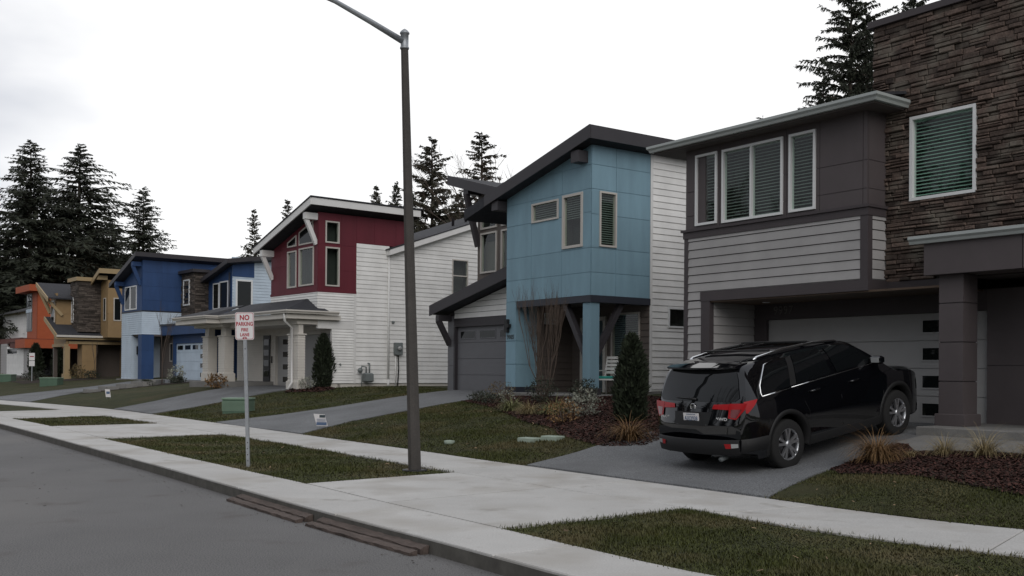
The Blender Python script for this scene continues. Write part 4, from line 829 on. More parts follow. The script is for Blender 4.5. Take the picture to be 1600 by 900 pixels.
# ------------------------------------------------------------------ ochre house
def ochre_house():
    h = house('ochre_house', HY, 'ochre yellow house with dark stone tower and shingled corner porch roof')
    # corner porch roof: rake towards the street, eave to the right
    E_ = lambda x: 3.62 + (1.75 - x) * .36 + .0
    x1, x0 = .28, -3.2; ev = 4.05
    top = lambda x: ev + (x1 - x) * .40
    roof(h, [(x0, -.3, top(x0)), (x1, -.3, top(x1)), (x1, 4.6, top(x1)), (x0, 4.6, top(x0))], .10)
    MB().prism([(x0, -.3, top(x0) - .30), (x1, -.3, top(x1) - .30), (x1, -.3, top(x1) + .01), (x0, -.3, top(x0) + .01)], [(x0, -.38, top(x0) - .30), (x1, -.38, top(x1) - .30), (x1, -.38, top(x1) + .01), (x0, -.38, top(x0) + .01)]).build('rake_fascia', m_['ochre_trim'], h)
    pbox(h, 'eave_fascia', 'ochre_trim', x1, x1 + .06, -.38, 4.6, ev - .32, ev - .15); pbox(h, 'gutter', 'cream', x1 + .06, x1 + .18, -.38, 4.6, ev - .16, ev - .02)
    lap = wall(h, 'y', .35, [(x0, 3.4), (.1, 3.4), (.1, top(.1) - .3), (x0, top(x0) - .3)], (), 'lap', m_['ochre_panel'], reveal=.18, single=False)
    pbox(h, 'porch_beam', 'ochre_trim', x0, .1, .2, .5, 3.22, 3.42); pbox(h, 'porch_beam', 'ochre_trim', -.2, .1, .5, 4.6, 3.42, 3.62)
    p = MB().box(-.28, .1, .25, .6, 1.3, 3.25).build('porch_post', m_['ochre_trim'], h); MB().box(-.36, .18, .17, .68, .9, 1.3).build('post_base', m_['ochre_trim'], p)
    MB().box(-3.1, -2.85, .25, .5, .9, 3.3).build('porch_post', m_['taupe_siding'], h)
    wall(h, 'y', 2.4, rect(x0, -.2, .9, 3.6), (), 'lap', m_['taupe_siding'], reveal=.18, single=False)
    p = MB().box(-1.2, .0, 1.45, 2.42, .9, 3.5).build('pier', m_['ochre_panel'], h)
    for a, b in ((.92, 2.15), (2.17, 3.48)): MB().box(.0, .015, 1.46, 2.41, a, b).build('cladding_panel', m_['ochre_panel'], p)
    wall(h, 'x', -1.6, rect(2.5, 5.2, .9, 4.2), (), None, m_['taupe_siding']); pbox(h, 'porch_ceiling', 'soffit_dark', x0, .05, .5, 4.6, 3.5, 3.9)
    MB().box(x0, .3, -.2, 5, .6, .92).build('porch_slab', m_['concrete_dark'], h)
    # upper left volume
    wl = wall(h, 'y', .1, rect(-3.2, -1.75, 5.0, 7.1), (), None, m_['ochre_panel']); window(wl, 'y', .1, (-3.05, -2.05, 5.0, 6.6), 'tan_vinyl', .12, flat=True)
    wall(h, 'x', -1.75, rect(.1, 2.2, 4.6, 6.72), (), 'panel', m_['ochre_panel'], us=(1.2,), zs=(5.6,), gap=.025)
    rt_ = lambda x: 6.75 + (-1.3 - x) * .38
    roof(h, [(-4.6, -.55, rt_(-4.6)), (-1.3, -.55, rt_(-1.3)), (-1.3, 3.2, rt_(-1.3)), (-4.6, 3.2, rt_(-4.6))], .10)
    MB().prism([(-4.6, -.55, rt_(-4.6) - .3), (-1.3, -.55, rt_(-1.3) - .3), (-1.3, -.55, rt_(-1.3)), (-4.6, -.55, rt_(-4.6))], [(-4.6, -.63, rt_(-4.6) - .3), (-1.3, -.63, rt_(-1.3) - .3), (-1.3, -.63, rt_(-1.3)), (-4.6, -.63, rt_(-4.6))]).build('rake_fascia', m_['ochre_trim'], h)
    pbar(h, 'knee_brace', 'ochre_trim', (-1.85, -.5, rt_(-1.85) - .3), (-1.7, .5, 5.5), .2, .18, (1, 0, 0)); pbar(h, 'knee_brace', 'ochre_trim', (-4.3, -.5, rt_(-4.3) - .3), (-3.2, .08, 5.7), .2, .2)
    # stone tower
    tw = wall(h, 'y', 1.2, rect(-2.1, -.1, 4.3, 7.95), (), None, m_['mortar']); ledge(tw, 'y', 1.2, rect(-2.1, -.1, 4.3, 7.95), (), 0, None, joined_only=True, seed=18, rowh=(.10, .18), ln=(.3, .8))
    tx = wall(h, 'x', -.1, rect(1.2, 2.75, 4.3, 7.95), (), None, m_['mortar']); ledge(tx, 'x', -.1, rect(1.2, 2.75, 4.3, 7.95), (), 0, None, joined_only=True, seed=19, rowh=(.10, .18), ln=(.3, .8))
    window(tw, 'y', 1.2, (-1.75, -1.2, 5.0, 6.8), 'vinyl', .08, flat=True, proud=.08)
    MB().box(-2.3, .1, 1.0, 3.0, 7.95, 8.22).build('parapet_cap', m_['ochre_trim'], h); MB().box(-2.1, -.22, 1.32, 2.7, 4.3, 7.95).build('tower_body', m_['mortar'], h)
    # right volume with up-tilted roof
    wr = wall(h, 'y', 2.75, rect(-.1, 1.5, 3.9, 8.0), (), 'panel', m_['ochre_panel'], zs=(5.6,), gap=.025); window(wr, 'y', 2.75, (.6, 1.15, 5.1, 6.75), 'tan_vinyl', .07, flat=True)
    wx = wall(h, 'x', 1.5, rect(2.75, 9, 3.9, 8.0), (), 'panel', m_['ochre_panel'], us=(3.9,), zs=(5.6,), gap=.025); window(wx, 'x', 1.5, (3.15, 3.7, 5.1, 6.75), 'tan_vinyl', .07, flat=True)
    rr_ = lambda x: 8.75 + (x - 1.9) * .38
    roof(h, [(-.9, 2.1, rr_(-.9)), (1.9, 2.1, rr_(1.9)), (1.9, 9, rr_(1.9)), (-.9, 9, rr_(-.9))], .12)
    MB().prism([(-.9, 2.1, rr_(-.9) - .32), (1.9, 2.1, rr_(1.9) - .32), (1.9, 2.1, rr_(1.9) + .01), (-.9, 2.1, rr_(-.9) + .01)], [(-.9, 2.02, rr_(-.9) - .32), (1.9, 2.02, rr_(1.9) - .32), (1.9, 2.02, rr_(1.9) + .01), (-.9, 2.02, rr_(-.9) + .01)]).build('rake_fascia', m_['ochre_trim'], h)
    pbox(h, 'eave_fascia', 'ochre_trim', 1.9, 1.98, 2.02, 9, 8.42, 8.76); pbox(h, 'bracket_beam', 'ochre_trim', 1.05, 1.45, 2.1, 2.75, 8.0, 8.3)
    MB().box(-6, -1.2, 5, 10, .9, 6.6).box(-1.2, 1.0, 5, 10, .9, 7.6).box(-1.2, 1.1, 4.45, 5, .9, 3.9).build('house_body', m_['ochre_panel'], h)
    return h
ochre_house()

# ------------------------------------------------------------------ orange house with white wing
def orange_house():
    h = house('orange_house', HO, 'orange tower house with white lap siding wing at far left')
    Z1 = 4.1
    wall(h, 'y', 0, rect(-3.6, 0, Z1, 8.3), (), None, m_['orange_panel']); tx = wall(h, 'x', 0, rect(0, 4.5, Z1, 8.3), (), 'panel', m_['orange_panel'], us=(2.2,), gap=.03)
    wf = MB().box(-3.55, -1.7, -.05, 0, 4.9, 8.25).build('window_bay', m_['meter_grey'], h)
    for a, b in ((-3.35, -2.65), (-2.5, -1.85)):
        for c, d in ((7.0, 8.05), (5.05, 6.5)): MB().box(a, b, -.07, -.055, c, d).build('window', m_['dglass'], wf)
    MB().box(-3.6, -1.6, -.1, -.05, 6.55, 6.85).build('window_sill', m_['ice_siding'], wf)
    pbox(h, 'flat_roof', 'orange_panel', -4.6, .6, -.75, 5.2, 8.3, 8.85)
    MB().box(-7.0, .35, -1.0, 5, 3.95, 4.2).box(-6.0, .3, -.9, 5, 3.45, 3.95).build('porch_roof', m_['brick_trim'], h)
    pbox(h, 'roof_edge', 'orange_panel', -3.2, .38, -1.05, -.98, 3.4, 4.15); pbox(h, 'roof_edge', 'orange_panel', .3, .38, -.98, 5, 3.4, 4.15)
    pbox(h, 'porch_post', 'orange_panel', -.25, .25, 3.7, 4.2, .9, 3.45); pbox(h, 'porch_wall', 'taupe_siding', -18, -11, -.4, -.3, .9, 4.0)
    wall(h, 'y', 4.3, rect(-18, .2, .9, 4.0), (), None, m_['taupe_siding'])
    MB().box(-7, .5, -1, 5, .5, .92).build('porch_slab', m_['concrete_dark'], h)
    wall(h, 'y', -.6, rect(-11.0, -8.5, .9, 3.9), (), 'lap', m_['grey_siding'], reveal=.25, single=False); wall(h, 'y', -.6, rect(-1.95, -.1, .9, 3.5), (), 'lap', m_['grey_siding'], reveal=.25, single=False)
    garage(h, 'y', -.6, -8.5, -1.95, 1.0, 3.6, 'white_siding', rows=10, wins=[(-8.2, -4.4, 2.95, 3.4)], recess=-.05)
    # white wing left
    wall(h, 'y', 1.0, rect(-18, -3.6, 4.3, 7.0), (), 'lap', m_['white_siding'], reveal=.25, single=False)
    MB().box(-18, -3.4, -.6, 1.0, 3.9, 4.35).build('lower_roof', m_['brick_trim'], h); wall(h, 'y', .2, rect(-18, -9.2, .9, 3.9), (), None, m_['orange_panel'])
    roof(h, [(-18.5, .3, 7.0), (-3.7, .3, 7.0), (-3.7, 5.5, 8.6), (-14, 5.5, 8.6)], .15, 'shingle_grey')
    MB().box(-18, -.15, 5, 12, .9, 7.0).build('house_body', m_['orange_panel'], h)
    return h
orange_house()

# ------------------------------------------------------------------ black SUV on the near driveway
def suv():
    L = 4.94; RX = 1.03; FX = RX + 2.82; TR = .378      # rear bumper at x=0, nose at x=L; car points along local +x
    car = empty('parked_suv', (0, 0, 0), 0, 'black SUV with red tail lights parked nose-in on grey house driveway', 'car')
    ip = lambda x, X, Y: float(np.interp(x, X, Y))
    # smooth interpolation through Catmull-Rom resampled tables
    def tab(pts):
        c = catmull([(a, b) for a, b in pts], 6); xs, ys = c[:, 0], c[:, 1]; k = np.r_[True, np.diff(np.maximum.accumulate(xs)) > 1e-6]; return xs[k], ys[k]
    topX, topZ = tab([(0, .80), (.015, .86), (.06, .985), (.10, 1.10), (.145, 1.20), (.225, 1.37), (.315, 1.54), (.38, 1.64), (.52, 1.69), (1.0, 1.735), (1.6, 1.765), (2.2, 1.765), (2.75, 1.735), (3.05, 1.67), (3.35, 1.50), (3.65, 1.30), (3.86, 1.165), (4.0, 1.135), (4.4, 1.10), (4.7, 1.03), (4.85, .95), (4.91, .84), (4.94, .72)])
    sideZ, sideY = tab([(.18, .90), (.30, .945), (.45, .975), (.62, .992), (.80, .998), (.98, .988), (1.08, .970), (1.16, .94), (1.30, .895), (1.45, .845), (1.58, .79), (1.66, .735), (1.74, .64), (1.80, .55)])
    planX, planY = tab([(0, .84), (.05, .885), (.15, .93), (.35, .97), (.7, .995), (1.2, 1.0), (3.7, 1.0), (4.2, .985), (4.5, .955), (4.75, .90), (4.88, .82), (4.94, .74)])
    zt = lambda x: ip(x, topX, topZ); hw = lambda x, z: ip(z, sideZ, sideY) * ip(x, planX, planY)
    def bow(x, y):    # bowed ends in plan
        r = 0
        if x < 1.0: r += .17 * (1 - x) ** 2 * (abs(y) / .9) ** 2.6
        if x > 3.9: r -= .30 * ((x - 3.9) / 1.04) ** 2 * (abs(y) / .9) ** 2.4
        return r
    def arch(x):
        b = .27
        for c in (RX, FX):
            d = abs(x - c)
            if d < .455: b = max(b, TR + .01 + math.sqrt(max(0, .455 ** 2 - d * d)))
        if x < .3: b = max(b, .34 + .06 * (1 - x / .3))
        if x > 4.6: b = max(b, .27 + (x - 4.6) * .2)
        return b
    xs = sorted(set([0, .004, .015, .03, .06, .08, .10, .12, .145, .18, .225, .27, .315, .35, .38, .42, .47, .52, .57] + [round(a, 3) for a in np.arange(.57, 1.5, .03)] + list(np.arange(1.5, 3.4, .1).round(3)) + [round(a, 3) for a in np.arange(3.39, 4.33, .03)] + [4.4, 4.5, 4.6, 4.7, 4.78, 4.84, 4.88, 4.91, 4.93, 4.94]))
    NS = 12; NT = 7; rings = []
    for x in xs:
        zb, zT = arch(x), zt(x); ring = []
        rr = min(.075, (zT - zb) * .25)
        for i in range(NS + 1):
            z = zb + (zT - rr - zb) * i / NS; ring.append((hw(x, z), z))
        ys = hw(x, zT - rr)
        for i in range(1, NT + 1):
            t = i / NT; f = t; y = ys * (1 - f); k = min(1, (1 - y / ys) / .16) if ys else 1
            z = zT - rr + rr * (.78 * math.sin(k * math.pi / 2) + .22 * (1 - (y / ys) ** 2)); ring.append((y, z))
        rings.append([(x + bow(x, y), y, z) for y, z in ring])
    n = len(rings[0]); V = []; F = []
    for rg in rings:
        V += [(p[0], -p[1], p[2]) for p in rg] + [(p[0], p[1], p[2]) for p in rg[:-1][::-1]]
    w = 2 * n - 1
    for i in range(len(rings) - 1):
        for j in range(w - 1): F.append((i * w + j, i * w + j + 1, (i + 1) * w + j + 1, (i + 1) * w + j))
    F.append(tuple(range(w))); F.append(tuple(range((len(rings) - 1) * w, len(rings) * w))[::-1])
    mb = MB(); mb.add(V, F, True); body = mb.build('body', m_['car_paint'], car)
    md = body.modifiers.new('es', 'EDGE_SPLIT'); md.split_angle = R_(38)
    # surface samplers
    def S_(x, z, off=.004): return (x + bow(x, hw(x, z)), -(hw(x, z) + off), z)         # right side (car local -y)
    def Sl(x, z, off=.004): return (x + bow(x, hw(x, z)), (hw(x, z) + off), z)
    revX = np.array([0, .015, .06, .10, .145, .225, .315, .38]); revZ = np.array([.80, .86, .985, 1.10, 1.20, 1.37, 1.54, 1.64])
    def Rr(y, z, off=.006):
        x = float(np.interp(z, revZ, revX)) if z > .8 else 0.
        return (x + bow(x, y) - off, y, z)
    def patch(poly, f, nm, mt, par, off=.004, sub=6, both=False):
        """fill a convex polygon in surface coordinates with a fine grid draped on the body"""
        us = [p[0] for p in poly]; zs_ = [p[1] for p in poly]; mbp = MB(); k = sub
        a0, a1, b0, b1 = min(us), max(us), min(zs_), max(zs_)
        pol = poly if sum((poly[i][0] * poly[(i + 1) % len(poly)][1] - poly[(i + 1) % len(poly)][0] * poly[i][1]) for i in range(len(poly))) > 0 else poly[::-1]
        for i in range(k):
            for j in range(k):
                c = clip(rect(a0 + (a1 - a0) * i / k, a0 + (a1 - a0) * (i + 1) / k, b0 + (b1 - b0) * j / k, b0 + (b1 - b0) * (j + 1) / k), pol)
                if c: mbp.add([f(u, z, off) for u, z in c], [tuple(range(len(c)))], True)
        bmx = bmesh.new(); me = bpy.data.meshes.new(nm); me.from_pydata(mbp.v, [], mbp.f); bmx.from_mesh(me); bmesh.ops.remove_doubles(bmx, verts=bmx.verts, dist=.0005)
        bmesh.ops.recalc_face_normals(bmx, faces=bmx.faces)
        bmx.to_mesh(me); bmx.free(); me.materials.append(m_[mt]); me.polygons.foreach_set('use_smooth', [True] * len(me.polygons))
        return link(bpy.data.objects.new(nm, me), par)
    for f, nm in ((S_, 'r'), (Sl, 'l')):
        dl = []
        # quarter window with bright surround, rear door window, front door window
        qw = [(.52, 1.195), (1.24, 1.225), (1.36, 1.63), (.86, 1.585), (.60, 1.33)]
        patch(qw, f, 'quarter_window', 'car_glass', car, .006)
        ch = MB(); pts = [(1.24, 1.20), (.50, 1.165), (.555, 1.33), (.84, 1.61), (1.10, 1.655)]
        ch.tube([f(a, b, .006) for a, b in [(1.24, 1.203), (.9, 1.185), (.53, 1.17)]] + [f(.535, 1.22, .006), f(.57, 1.33, .006), f(.70, 1.465, .006), f(.84, 1.60, .006), f(1.08, 1.645, .006)], .013, 8).build('chrome_surround', m_['chrome'], car)
        patch([(1.40, 1.235), (2.28, 1.27), (2.20, 1.675), (1.52, 1.655)], f, 'rear_door_window', 'car_glass', car, .006)
        patch([(2.40, 1.275), (3.42, 1.30), (3.12, 1.53), (2.86, 1.655), (2.32, 1.675)], f, 'front_door_window', 'car_glass', car, .006)
        patch([(1.245, 1.23), (1.385, 1.235), (1.505, 1.65), (1.375, 1.635)], f, 'door_pillar', 'car_trim', car, .005, 4)
        ch = MB(); ch.tube([f(1.24, 1.205, .006), f(1.8, 1.225, .006), f(2.4, 1.245, .006), f(3.0, 1.265, .006), f(3.5, 1.28, .004)], .008, 6).build('belt_moulding', m_['chrome'], car)
        for hx in (1.62, 2.62):
            hd = MB(); hd.tube([f(hx, 1.085, .0), f(hx + .03, 1.09, .035), f(hx + .2, 1.098, .035), f(hx + .23, 1.10, .0)], .016, 6).build('door_handle', m_['car_paint'], car)
        # lower cladding and arch trim
        cl = MB()
        for a, b in zip(np.arange(1.5, 3.36, .06), np.arange(1.56, 3.42, .06)):
            cl.add([f(a, .28, .012), f(b, .28, .012), f(b, .40, .014), f(a, .40, .014), f(a, .42, .0), f(b, .42, .0)], [(0, 1, 2, 3), (3, 2, 5, 4)], True)
        cl.build('sill_cladding', m_['car_trim'], car)
        for c in (RX, FX):
            am = MB(); k = 28; q = []
            for i in range(k + 1):
                t = math.pi * (i / k) * 1.12 - .06 * math.pi; cx, cz = c + .452 * math.cos(t), TR + .01 + .452 * math.sin(t); dx, dz = c + .515 * math.cos(t), TR + .01 + .515 * math.sin(t)
                q.append((f(cx, max(cz, .27), .014), f(dx, max(dz, .27), .016), f(c + .53 * math.cos(t), max(TR + .53 * math.sin(t), .27), .001), (f(cx, max(cz, .27), -.12))))
            for a, b in zip(q[:-1], q[1:]): am.add([*a, *b], [(0, 1, 5, 4), (1, 2, 6, 5), (3, 0, 4, 7)], True)
            am.build('wheel_arch', m_['car_trim'], car)
        # mirror
        s = -1 if f is S_ else 1; yb = s * (hw(3.3, 1.28) + .02)
        mr_ = MB().box(3.26, 3.37, min(yb, yb + s * .2), max(yb, yb + s * .2), 1.27, 1.40, bev=.03).build('door_mirror', m_['car_paint'], car)
        MB().box(3.253, 3.261, min(yb + s * .03, yb + s * .17), max(yb + s * .03, yb + s * .17), 1.30, 1.38).build('mirror_glass', m_['lens'], mr_)
        # door shut lines
        for ln in ([(1.37, 1.22), (1.47, .95), (1.55, .80), (1.55, .45)], [(2.34, 1.26), (2.36, .9), (2.36, .45)], [(3.50, 1.25), (3.46, .8), (3.40, .45)]):
            MB().tube([f(a, b, .0005) for a, b in ln], .0045, 4).build('shut_line', m_['black'], car)
        # roof rail
        rp_ = [(.72, -.0), (.85, .035), (1.4, .05), (2.2, .05), (2.75, .035), (2.92, .0)]
        MB().tube([(x + bow(x, .6), s * (.645 + .02 * math.sin((x - .7) / 2.2 * math.pi)), zt(x) - .045 + dz) for x, dz in rp_], [.012, .02, .022, .022, .02, .012], 8).build('roof_rail', m_['chrome'], car)
    for x in (1.15, 2.05): MB().bar((x, -.64, zt(x) + .035), (x, .64, zt(x) + .035), .07, .022).build('crossbar', m_['car_trim'], car)
    # rear glass, spoiler, tailgate details
    rg = [(-.74, 1.15), (.74, 1.15), (.80, 1.20), (.73, 1.46), (.67, 1.585), (-.67, 1.585), (-.73, 1.46), (-.80, 1.20)]
    patch(rg, Rr, 'rear_window', 'car_glass', car, .007, 10)
    sp = MB(); k = 14
    for i in range(k):
        y0, y1 = -.70 + 1.40 * i / k, -.70 + 1.40 * (i + 1) / k; A = []
        for y in (y0, y1):
            b_ = .09 * (abs(y) / .70) ** 2; A.append([(.22 + b_, y, 1.645), (.24 + b_, y, 1.615), (.40 + b_, y, 1.60), (.60, y, 1.705 - .03 * (y / .7) ** 2), (.42, y, 1.695 - .03 * (y / .7) ** 2)])
        sp.prism(*A)
    sp.build('roof_spoiler', m_['car_paint'], car)
    MB().tube([Rr(-.05, 1.18, .02), Rr(.1, 1.195, .03), Rr(.38, 1.20, .025)], [.022, .014, .008], 6).build('rear_wiper', m_['black'], car)
    for s in (1, -1):
        # tail lamp: bar on the tailgate, body-side lamp wrapping the corner
        patch([(s * .38, 1.05), (s * .66, 1.035), (s * .66, 1.12), (s * .40, 1.112)], Rr, 'tail_lamp', 'tail', car, .014, 6)
        patch([(s * .665, .92), (s * .79, .895), (s * .90, 1.03), (s * .93, 1.125), (s * .665, 1.125)], Rr, 'tail_lamp', 'tail', car, .016, 8)
        f = S_ if s < 0 else Sl
        patch([(.08, .98), (.16, .96), (.36, 1.12), (.42, 1.155), (.10, 1.145)], f, 'tail_lamp', 'tail', car, .012, 8)
        patch([(s * .70, .93), (s * .79, .915), (s * .86, 1.04), (s * .70, 1.04)], Rr, 'lamp_insert', 'tail_dark', car, .019, 4)
        patch([(s * .62, .475), (s * .70, .475), (s * .70, .545), (s * .60, .545)], Rr, 'reflector', 'tail', car, .032, 3); patch([(s * .705, .48), (s * .81, .49), (s * .81, .545), (s * .705, .545)], Rr, 'bumper_lamp', 'lens', car, .032, 3)
    bz = MB(); yy = np.linspace(-.82, .82, 25)
    prof = [(.60, .0), (.585, .022), (.44, .018), (.37, .0)]
    for a, b in zip(yy[:-1], yy[1:]):
        P = [Rr(a, z, o) for z, o in prof]; Q = [Rr(b, z, o) for z, o in prof]
        bz.add(P + Q, [(0, 1, 5, 4), (1, 2, 6, 5), (2, 3, 7, 6)], True)
    for f in (S_, Sl):
        gx = np.linspace(.0, RX - .50, 12)
        for a, b in zip(gx[:-1], gx[1:]):
            pr_ = [(.60, .002), (.585, .020), (.44, .016), (.40, .0)]; P = [f(a, z, o) for z, o in pr_]; Q = [f(b, z, o) for z, o in pr_]
            bz.add(P + Q, [(0, 1, 5, 4), (1, 2, 6, 5), (2, 3, 7, 6)], True)
    bz.build('bumper_cladding', m_['car_trim'], car)
    patch([(-.33, .80), (.33, .80), (.38, 1.00), (-.38, 1.00)], Rr, 'plate_recess', 'car_trim', car, .004, 5)
    pl = MB().box(.018, .028, -.155, .155, .83, .985).build('licence_plate', m_['sign_white'], car)
    text('AXJ3938', .085, m_['sign_blue'], pl, frame_m((.0155, 0, .905), (0, -1, 0), (0, 0, 1)), 'lettering', .001, .001, sx=.82); text('WASHINGTON', .026, m_['sign_blue'], pl, frame_m((.0155, 0, .966), (0, -1, 0), (0, 0, 1)), 'lettering', .001)
    MB().bar((.02, -.30, .81), (.02, .30, .81), .02, .02).build('plate_garnish', m_['chrome'], car)
    em = MB(); ex = Rr(0, 1.07, .012)[0]
    em.bar((ex, .042, 1.11), (ex + .01, .032, 1.03), .012, .012).bar((ex, -.042, 1.11), (ex + .01, -.032, 1.03), .012, .012).bar((ex, .034, 1.068), (ex, -.034, 1.068), .012, .012).build('emblem', m_['chrome'], car)
    er = MB(); er.tube([(ex + .006, .055 * math.cos(t) * (1 if abs(math.cos(t)) < .9 else .95), 1.07 + .05 * math.sin(t)) for t in np.linspace(0, 2 * math.pi, 17)], .006, 6, cap=False).build('emblem', m_['chrome'], car)
    text('AWD', .06, m_['chrome'], car, frame_m(Rr(-.56, .905, .012), (0, -1, 0), (0, 0, 1)), 'lettering', .002, .002, sx=1.5); text('PILOT', .05, m_['chrome'], car, frame_m(Rr(.60, .905, .012), (0, -1, 0), (0, 0, 1)), 'lettering', .002, .001, sx=1.3)
    # underbody and wheels
    MB().box(.45, 4.25, -.72, .72, .28, .62).build('underbody', m_['black'], car)
    MB().tube([(.22, -.45, .30), (.08, -.45, .29)], .035, 10).build('exhaust_pipe', m_['meter_grey'], car)
    for c in (RX, FX):
        for s in (-1, 1):
            y = s * .965
            t = MB(); t.lathe([(.24, -.11), (.335, -.115), (.365, -.10), (TR, -.07), (TR, .07), (.365, .10), (.335, .115), (.245, .11), (.245, .085), (.24, .0)], (c, s * .86, TR), 'y', 40, cap=False); wh = t.build('wheel', m_['tyre'], car)
            o_ = s * .86
            MB().lathe([(.0, -.02), (.232, -.02), (.236, .0), (.0, .0)], (c, o_ + s * .03, TR), 'y', 32).build('rim_well', m_['alloy_dark'], wh)
            rim = MB(); k = 40
            for i in range(k):
                a, b = 2 * math.pi * i / k, 2 * math.pi * (i + 1) / k; ring = lambda t: [(c + r * math.cos(t), o_ + s * d, TR + r * math.sin(t)) for r, d in ((.245, .09), (.245, .108), (.225, .10), (.222, .05))]
                A, B_ = ring(a), ring(b); rim.add(A + B_, [(j, j + 1, j + 5, j + 4) for j in range(3)], True)
            rim.build('rim', m_['alloy'], wh)
            spk = MB()
            for i in range(5):
                for d in (-.20, .20):
                    a = 2 * math.pi * i / 5 + .3; a2 = a + d; a1 = a + d * .6
                    p0 = Vector((c + .045 * math.cos(a1), o_ + s * .082, TR + .045 * math.sin(a1))); p1 = Vector((c + .232 * math.cos(a2), o_ + s * .098, TR + .232 * math.sin(a2)))
                    spk.bar(p0, p1, .040, .03, (0, 1, 0))
            spk.build('spoke', m_['alloy'], wh, kind='stuff'); MB().lathe([(.06, 0), (.06, .03), (.03, .04)] if s > 0 else [(.03, -.04), (.06, -.03), (.06, 0)], (c, o_ + s * .075, TR), 'y', 20).build('hub_cap', m_['alloy'], wh)
    # pose: rear right hub measured at local (1.07,-3.49) of the near house, climbing the driveway
    ph = .150; ey = Vector((-math.sin(HG.rz), math.cos(HG.rz), 0)); f_ = (ey * math.cos(ph) + Vector((0, 0, 1)) * math.sin(ph)); rgt = Vector((math.cos(HG.rz), math.sin(HG.rz), 0)); u_ = rgt.cross(f_)
    m4 = Matrix((f_, -rgt, u_)).transposed().to_4x4(); hub = Vector((*HG.w(1.07, -3.486), .68)); m4.translation = hub - f_ * RX + (-rgt) * .96 - u_ * TR
    car.matrix_world = m4
    return car
suv()

# ------------------------------------------------------------------ street furniture
def street_lamp():
    base = Vector((-1.545, 16.32, .125)); top = Vector((-1.76, 16.30, 6.93))
    r = empty('street_lamp', base, 0, 'tall brown concrete lamp post with grey arm standing in the grass strip', 'street lamp')
    T = top - base; n = 8; mb = MB()
    rings = []
    for t in np.linspace(0, 1, 12):
        rr = .108 * (1 - t) + .062 * t; rings.append([T * t + Vector((rr * math.cos(a), rr * math.sin(a), 0)) for a in [2 * math.pi * (k + .5) / n for k in range(n)]])
    for A, B in zip(rings[:-1], rings[1:]): mb.add(A + B, [(i, (i + 1) % n, n + (i + 1) % n, n + i) for i in range(n)])
    mb.build('post', m_['pole_concrete'], r)
    MB().lathe([(.20, -.01), (.20, .03), (.14, .035)], (0, 0, 0), n=16).build('base_flange', m_['black'], r)
    c = MB(); c.lathe([(.068, -.04), (.074, -.035), (.074, -.01), (.064, 0), (.064, .20), (.078, .205), (.078, .225), (.05, .26), (.015, .285)], T, n=16); c.build('pole_cap', m_['galv'], r)
    d = Vector((-.83, -.55, 0)); P = [T + d * .05 + Vector((0, 0, .09)), T + d * .6 + Vector((0, 0, .285)), T + d * 1.2 + Vector((0, 0, .48)), T + d * 2.2 + Vector((0, 0, .68)), T + d * 2.6 + Vector((0, 0, .70))]
    MB().tube(P, [.052, .044, .036, .03, .03], 12).build('arm', m_['galv'], r)
    q = P[-1]; MB().tube([q, q + d * .2 + Vector((0, 0, -.02)), q + d * .6 + Vector((0, 0, -.03))], [.05, .13, .07], 12).build('luminaire', m_['galv'], r)
street_lamp()
def no_parking():
    base = Vector((-4.352, 16.87, .12)); r = empty('no_parking_sign', base, 0, 'white and red no parking fire lane sign on thin grey post', 'sign')
    lean = Vector((-.082, 0, 2.48)); h = 2.55
    P = MB(); P.prism([(-.028, -.022, 0), (.028, -.022, 0), (.028, .022, 0), (-.028, .022, 0)], [(-.028 + lean.x, -.022, 2.42), (.028 + lean.x, -.022, 2.42), (.028 + lean.x, .022, 2.42), (-.028 + lean.x, .022, 2.42)]); po = P.build('post', m_['galv'], r)
    for z in (.1, .2, .3, .4, 1.95): MB().box(-.008 + lean.x * z / 2.48, .008 + lean.x * z / 2.48, -.0235, -.0215, z, z + .016).build('bolt_hole', m_['black'], po)
    yaw = Matrix.Rotation(R_(-3), 4, 'Y') @ Matrix.Identity(4)
    M = Matrix.Translation((lean.x + .008, -.03, 2.335)) @ Matrix.Rotation(R_(6), 4, 'Z') @ Matrix.Rotation(R_(-1.2), 4, 'Y')
    def rr(w, hh, rad, y0, y1, nm, mt, par):
        pts = []
        for cx, cy, a0 in ((w - rad, hh - rad, 0), (-w + rad, hh - rad, 90), (-w + rad, -hh + rad, 180), (w - rad, -hh + rad, 270)):
            for k in range(5): a = R_(a0 + k * 22.5); pts.append((cx + rad * math.cos(a), cy + rad * math.sin(a)))
        return MB().prism([M @ Vector((x, y1, z)) for x, z in pts], [M @ Vector((x, y0, z)) for x, z in pts]).build(nm, m_[mt], par)
    pn = rr(.152, .228, .035, -.003, .0, 'panel', 'sign_white', r); rr(.143, .219, .03, -.0040, -.003, 'border', 'sign_red', pn); rr(.136, .212, .026, -.0055, -.004, 'face', 'sign_white', pn)
    def tx(s, z, size, sx=1.0, b=.0025): text(s, size, m_['sign_red'], pn, M @ frame_m((0, -.0065, z), (1, 0, 0), (0, 0, 1)), 'lettering', .0006, b, sx=sx)
    tx('NO', .135, .115, .85, .004); tx('PARKING', .032, .088, .70, .003); tx('FIRE', -.065, .075, .80); tx('LANE', -.145, .075, .80)
    tx('\u2194', -.195, .05)
no_parking()
